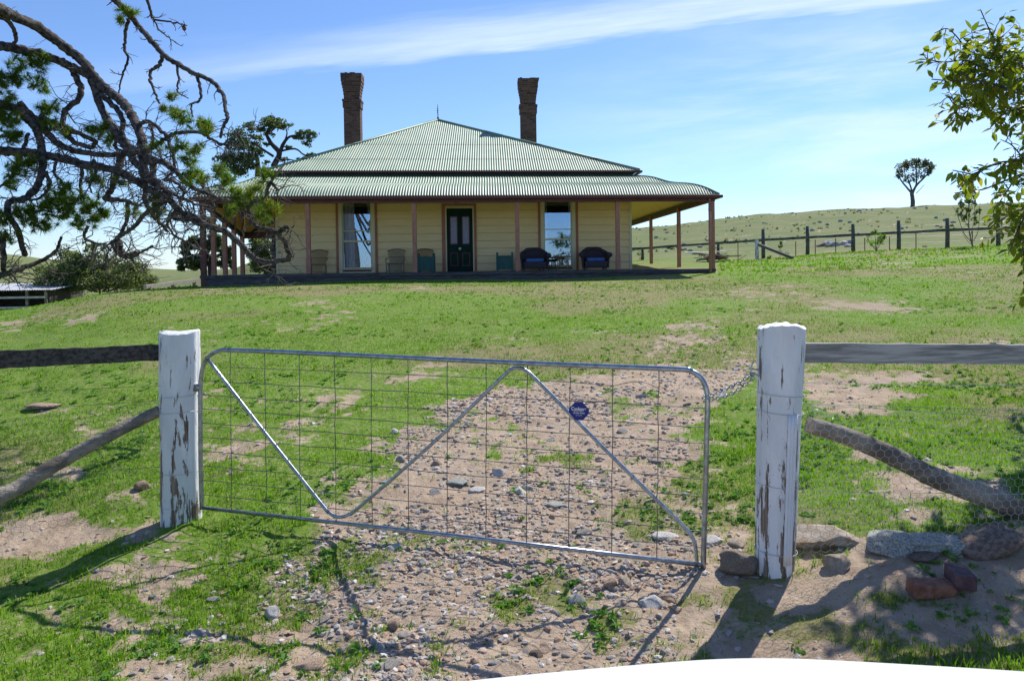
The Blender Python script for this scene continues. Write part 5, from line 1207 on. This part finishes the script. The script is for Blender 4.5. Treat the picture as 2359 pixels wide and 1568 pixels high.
NC = [(70,370,85),(150,320,75),(210,330,55),(210,440,65),(50,450,70),(30,530,55),(60,620,60),(40,700,65),(80,720,50),(240,570,45),(285,570,45),(275,660,55),(490,680,55),(545,690,50),(570,730,40),(330,990,80),(280,1050,75),(390,1060,75),(330,1120,75),(240,1110,60),(460,1110,55),(170,1170,55),(230,1190,45),(150,1120,50),(420,1160,45),(490,1060,45),(495,930,45),(120,850,55),(165,860,40),(60,950,50),(70,890,50),(880,570,40),(935,600,45),(970,640,35),(1060,640,55),(1095,680,30),(950,770,50),(985,830,45),(1030,790,30),(1000,920,55),(1050,945,40),(905,515,20),(660,60,32),(640,105,32),(690,70,25),(1270,1060,40),(1420,1085,45),(1375,1125,35),(1390,925,38),(1300,1030,25),(820,1110,40),(810,1050,30),(20,1130,55),(90,1120,45),(0,600,70),(0,420,70),(350,700,30),(470,1150,35),(1150,900,30),(1200,940,28),(1160,960,25),(1345,990,22),(1225,1000,25),(820,760,30),(700,1100,25),(540,1100,40),(1110,560,0),(30,1240,40),(620,960,25),(1190,1100,20)]
rn = np.random.default_rng(3)
for ci, (x, y, r) in enumerate(NC):
    if r == 0: continue
    px, py = c3(x, y); c = np.array(P(px, py, pdep(px, py)-.05)-troot); Rm = r*PIX/1.35; V = []; A = []
    nt = max(4, int(r/4.6)); dark = (x < 560)
    for t in range(nt):
        tc_ = c+rn.normal(size=3)*Rm*.42; ax = rn.normal(size=3)+np.array([0,0,.4]); ax /= np.linalg.norm(ax); n = 60; L_ = .10*(.8+.4*rn.random())
        s0 = tc_-ax*L_*.4
        dirs = rn.normal(size=(n,3)); dirs /= np.linalg.norm(dirs, axis=1)[:,None]; dirs = dirs*.75+ax*.75; dirs /= np.linalg.norm(dirs, axis=1)[:,None]
        st = s0+ax*(rn.random((n,1))*L_*.9); en = st+dirs*L_*(.7+.5*rn.random((n,1))); sd_ = np.cross(dirs, rn.normal(size=(n,3))); sd_ = sd_/np.linalg.norm(sd_, axis=1)[:,None]*.0038
        V.append(np.stack([st-sd_, st+sd_, en], 1)); tb_ = rn.random()
        A.append(np.clip(tb_*.5+rn.random(n)*.45 + (0 if dark else .1), 0, 1))
    V = np.concatenate(V); A = np.concatenate(A); k = len(V)
    mesh_np('needle_clump', V.reshape(-1,3), np.arange(k*3).reshape(-1,3), M['needle'] if (dark or ci % 3 == 0) else M['needle_yellow'], pine, attrs={'tint': np.repeat(A, 3)})
cn = MB()
for (x, y) in ((963,147),(545,1125),(1060,965)):
    px, py = c3(x, y); cn.lathe([(.005,-.04),(.022,-.025),(.028,0),(.02,.025),(.004,.045)], 10, Matrix.Translation(P(px, py, pdep(px, py))-troot))
cn.build('cones', M['rust'], pine, smooth=True)

# ------------------------------------------------------------------ leafy tree at right
TD = 7.0
ft_root = Vector((5.7, 8.1, 0)); ft_root.z = H(5.7, 8.1)
ftree = thing('fruit_tree', 'broad-leaved fruit tree with yellow-green leaves reaching in from the right edge', 'tree', ft_root)
MB().tube(catmull([Vector((0,0,-.2)), Vector((.05,0,.7)), Vector((-.05,0,1.4)), Vector((.05,.1,2.4)), Vector((.1,.1,3.4))],5), [.11,.04], 12, jit=.05).build('trunk', M['stem'], ftree, smooth=True)
RB = [([(2100,700),(1750,500),(1600,390),(1500,300),(1440,240),(1400,190),(1370,130),(1335,50)],1),
 ([(1600,390),(1480,350),(1380,300),(1290,275),(1250,240),(1200,180),(1155,150),(1095,175)],.8),([(1480,370),(1420,380),(1320,340),(1250,315),(1150,325),(1060,310),(1035,275)],.8),
 ([(2100,750),(1700,560),(1560,500),(1400,440),(1290,420),(1220,425),(1140,420),(1080,415)],.9),([(1450,470),(1350,500),(1270,560),(1200,545),(1165,510),(1120,545)],.7),([(1650,560),(1560,560),(1480,590),(1420,620),(1400,650)],.8),
 ([(2100,850),(1800,820),(1650,800),(1520,840),(1440,850),(1360,880),(1300,910),(1240,900),(1190,890)],1),([(1560,830),(1500,760),(1440,730)],.6),([(2100,1000),(1750,920),(1600,900),(1450,950),(1350,990),(1260,1000),(1200,1010)],.9),
 ([(2100,1150),(1750,1100),(1600,1080),(1480,1130),(1400,1180),(1375,1200)],.9),([(1600,1090),(1540,1180),(1500,1280),(1480,1330)],.7),([(1660,1250),(1600,1290),(1540,1340),(1500,1290)],.6),([(1580,400),(1540,300),(1500,250)],.6),([(1500,960),(1440,1050),(1400,1110)],.6),
 ([(1620,1150),(1560,1250),(1570,1370),(1600,1400)],.7)]
lv = []; LA = []
def leaf(p, d, nrm, L, tint):
    s = d.cross(nrm).normalized(); w_ = L*.23; droop = nrm*(-L*.12)
    b0 = p; m1 = p+d*L*.38; tip = p+d*L+droop
    pts = [b0, m1+s*w_-nrm*-.004, p+d*L*.72+s*w_*.7+droop*.4, tip, p+d*L*.72-s*w_*.7+droop*.4, m1-s*w_, m1-nrm*L*.05, p+d*L*.72-nrm*L*.04+droop*.4]
    o = len(lv); lv.extend([tuple(v) for v in pts]); LA.extend([tint]*8); return [(o,o+1,o+6),(o+1,o+2,o+7),(o+1,o+7,o+6),(o+2,o+3,o+7),(o,o+6,o+5),(o+5,o+6,o+7),(o+5,o+7,o+4),(o+4,o+7,o+3)]
LF = []; rr = random.Random(4); tb2 = MB()
def leafy(ps, r0, every=.042):
    tb2.tube(ps, [r0, r0*.4], 6)
    acc = 0
    for i in range(1, len(ps)):
        seg = ps[i]-ps[i-1]; acc += seg.length
        while acc > every:
            acc -= every
            d = seg.normalized(); side = Vector((rr.gauss(0,1), rr.gauss(0,1), rr.gauss(-.1,.7))); side = (side-d*side.dot(d)).normalized()
            dr_ = (side+d*.6+Vector((0,0,-.22))).normalized(); nrm = (Vector((rr.gauss(0,.45), rr.gauss(0,.45), 1))); nrm = (nrm-dr_*nrm.dot(dr_)).normalized()
            LF.extend(leaf(ps[i]+side*.008, dr_, nrm, rr.uniform(.075,.125), min(1, rr.random()*.8+(.25 if rr.random() < .12 else 0))))
for k, (pts, sc) in enumerate(RB):
    q = [P(*c4(*p), TD+.35*math.sin(k*1.7)+(.5 if p[0] > 1700 else 0))-ft_root for p in pts]
    if pts[0][0] >= 2100: q = [Vector((0,.05,min(3.3,max(.9,q[0].z*.6+.5))))]+q
    ps = catmull(q, 6); st = 0 if pts[0][0] < 2100 else 12
    tb2.tube(ps[:st+1], [.030, .016], 6) if st else None
    leafy(ps[st:], .012*sc)
    for i in range(st+3, len(ps)-3, 3):     # side shoots, denser towards the body of the crown
        w0 = q[-1]; fr_ = 1-(i-st)/max(1, len(ps)-st)
        for _ in range((4 if k < 6 else 2) if fr_ > .35 else 1):
            if rr.random() < .4+.9*fr_:
                L_ = rr.uniform(.10,.30)*(.4+fr_); d = Vector((rr.gauss(0,.8), rr.gauss(0,.9), rr.gauss(-.05,.8))).normalized(); c = ps[i].copy(); sp = [c.copy()]
                for z in range(5): d = (d+Vector((rr.gauss(0,.2), rr.gauss(0,.2), rr.gauss(-.05,.2)))).normalized(); c = c+d*L_/5; sp.append(c.copy())
                leafy(sp, .0045, .034)
# fuller crown outside the frame
for k in range(330):
    c = Vector((rr.uniform(-1.3,1.5), rr.uniform(-1.4,1.4), rr.uniform(.9,4.0))); d = Vector((rr.gauss(0,1), rr.gauss(0,1), rr.gauss(0,.5))).normalized(); sp = [c.copy()]
    for z in range(6): d = (d+Vector((rr.gauss(0,.3), rr.gauss(0,.3), rr.gauss(0,.3)))).normalized(); c = c+d*.07; sp.append(c.copy())
    if (c.x+ft_root.x)/(c.y+ft_root.y) < .575 or (sp[0].x+ft_root.x)/(sp[0].y+ft_root.y) < .575: continue
    leafy(sp, .004, .03)
tb2.build('twigs', M['stem'], ftree, smooth=True)
me = bpy.data.meshes.new('leaves'); me.from_pydata(lv, [], LF); me.update(); at = me.attributes.new('tint', 'FLOAT', 'POINT'); at.data.foreach_set('value', np.array(LA, np.float32)); me.materials.append(M['fruit_leaf'])
o = bpy.data.objects.new('leaves', me); C.objects.link(o); o.parent = ftree; me.polygons.foreach_set('use_smooth', [True]*len(me.polygons))

# ------------------------------------------------------------------ shed at left
q = P(40, 700, 31.0); q.z = H(q.x, q.y)
shed = thing('shed', 'low tin-roofed shed down the slope at the far left edge', 'shed', q, .12)
zt0 = P(40, 668, 31).z-q.z; zt1 = P(40, 655, 34).z-q.z
V = []; n = 160
for i in range(n+1):
    x = -2.6+4.0*i/n; wv_ = .012*math.cos(2*math.pi*x/.09)
    V += [(x,-.3,zt0+wv_),(x,2.9,zt1+wv_+.05)]
mesh_np('roof', V, [(2*i,2*i+2,2*i+3,2*i+1) for i in range(n)], M['shedtin'], shed, True)
mb = MB(); mb.box((-2.4,2.6,-.3),(1.2,2.7,zt1-.05)); mb.box((-2.4,0,-.3),(-2.3,2.6,zt0-.03)); mb.box((1.1,0,-.3),(1.2,2.6,zt0-.03)); mb.build('wall', M['rail'], shed)
for x in (-2.3,-.9,.4,1.1): MB().box((x-.05,-.1,-.3),(x+.05,0,zt0-.03)).build('post', M['log'], shed)
mb = MB()
for z in (.5,.9,1.3): mb.box((-2.3,-.14,z),(1.1,-.1,z+.08))
mb.build('rail', M['stone_pale'], shed)
# low timber rail left of the house
q = P(420, 655, 29); q.z = H(q.x, q.y)
tr3 = thing('low_rail_fence', 'low grey timber rail on short posts left of the verandah', 'fence', q, .05)
a, b_ = P(330, 660, 27.5)-q, P(462, 645, 30.5)-q; mb = MB(); board(mb, a, b_, .12, .12, 8, .01); mb.build('rail', M['rail_grey'], tr3)
for t in (.08,.5,.92): p = a.lerp(b_, t); MB().box((p.x-.06,p.y-.06,-.5),(p.x+.06,p.y+.06,p.z-.02)).build('post', M['log'], tr3)

# ------------------------------------------------------------------ white car
cx0 = .42; car = thing('car', 'white car parked nearest the camera with only its rounded bonnet in view', 'car', (cx0, 0, -.12)); HWc = .88
def bon(u, v):
    s = u*2-1; x = s*HWc*(1-.10*v**3); y = .15+1.80*v-.10*v*s*s
    z = 1.108-.05*v-.17*max(0, v-.5)**2*2-.42*max(0, v-.88)**2*20-.002*s*s-.22*max(0, abs(s)-.80)**2*8-.018*math.exp(-((s-.28)/.05)**2)*0+.012*math.exp(-((s)/.35)**2)
    return Vector((x, y, z))
MB().grid(bon, 61, 41).build('bonnet', M['car'], car, smooth=True, solid=.01)
def side(s_):
    def f(u, v):
        y = 1.95-4.6*u; edge = bon(0 if s_ < 0 else 1, max(0, min(1, (y-.15)/1.65))) if y > .15 else Vector((s_*HWc,0,1.03))
        x = edge.x*(1)+s_*.05*math.sin(math.pi*min(1,(1-v)*1.3)); return Vector((x, min(y, edge.y+.0) if y > .15 else y, .28+(edge.z-.28)*v))
    return f
bd = MB()
for s_ in (-1, 1): bd.grid(side(s_), 50, 12)
bd.grid(lambda u, v: Vector(((-1+2*u)*.86, 1.92-.10*(2*u-1)**2-.0*v+.04*math.sin(math.pi*v), .25+.66*v)), 20, 10)
bd.box((-.85,-2.65,.3),(.85,-2.6,1.03)); bd.grid(lambda u, v: Vector(((-1+2*u)*.86, -1.9-.75*v, 1.03)), 2, 2)
bd.build('body', M['car'], car, smooth=True, solid=.008)
cb_ = MB()
zr = 1.50
pts = [(-.78,.12,1.10),(.78,.12,1.10),(.66,-.55,zr),(-.66,-.55,zr),(-.66,-1.7,zr),(.66,-1.7,zr),(.78,-2.2,1.04),(-.78,-2.2,1.04)]
MB().add([pts[i] for i in (3,2,5,4)], [(0,1,2,3)]).build('cab_roof', M['car'], car, solid=.03)
MB().add([pts[i] for i in (0,1,2,3)], [(0,1,2,3)]).build('windscreen', M['plastic'], car)
MB().add([pts[i] for i in (4,5,6,7)], [(0,1,2,3)]).build('rear_window', M['plastic'], car)
for s_ in (0, 1): MB().add([pts[i] for i in ((0,3,4,7),(1,2,5,6))[s_]], [(0,1,2,3)]).build('side_window', M['plastic'], car)
MB().box((-.45,1.92,.62),(.45,1.96,.80)).build('grille', M['plastic'], car); MB().box((-.8,1.86,.30),(.8,1.98,.48)).build('bumper', M['car'], car, smooth=True, bevel=.04)
for s_ in (-1, 1): MB().box((s_*.68-.14,1.84,.66),(s_*.68+.14,1.91,.82)).build('headlight', M['lens'], car, smooth=True, bevel=.03)
for s_ in (-1, 1):
    for y in (1.15, -1.75):
        wh = empty('wheel'); wh.parent = car; wh.location = (s_*.80, y, .33); Mr = Matrix.Rotation(R(90), 4, 'Y')
        MB().lathe([(.19,-.10),(.31,-.10),(.34,-.07),(.34,.07),(.31,.10),(.19,.10)], 28, Mr).build('tyre', M['rubber'], wh, smooth=True); MB().lathe([(.02,-.09),(.19,-.105),(.19,.105),(.02,.09)], 20, Mr).build('rim', M['galv'], wh, smooth=True)
print('objects', len(bpy.data.objects))
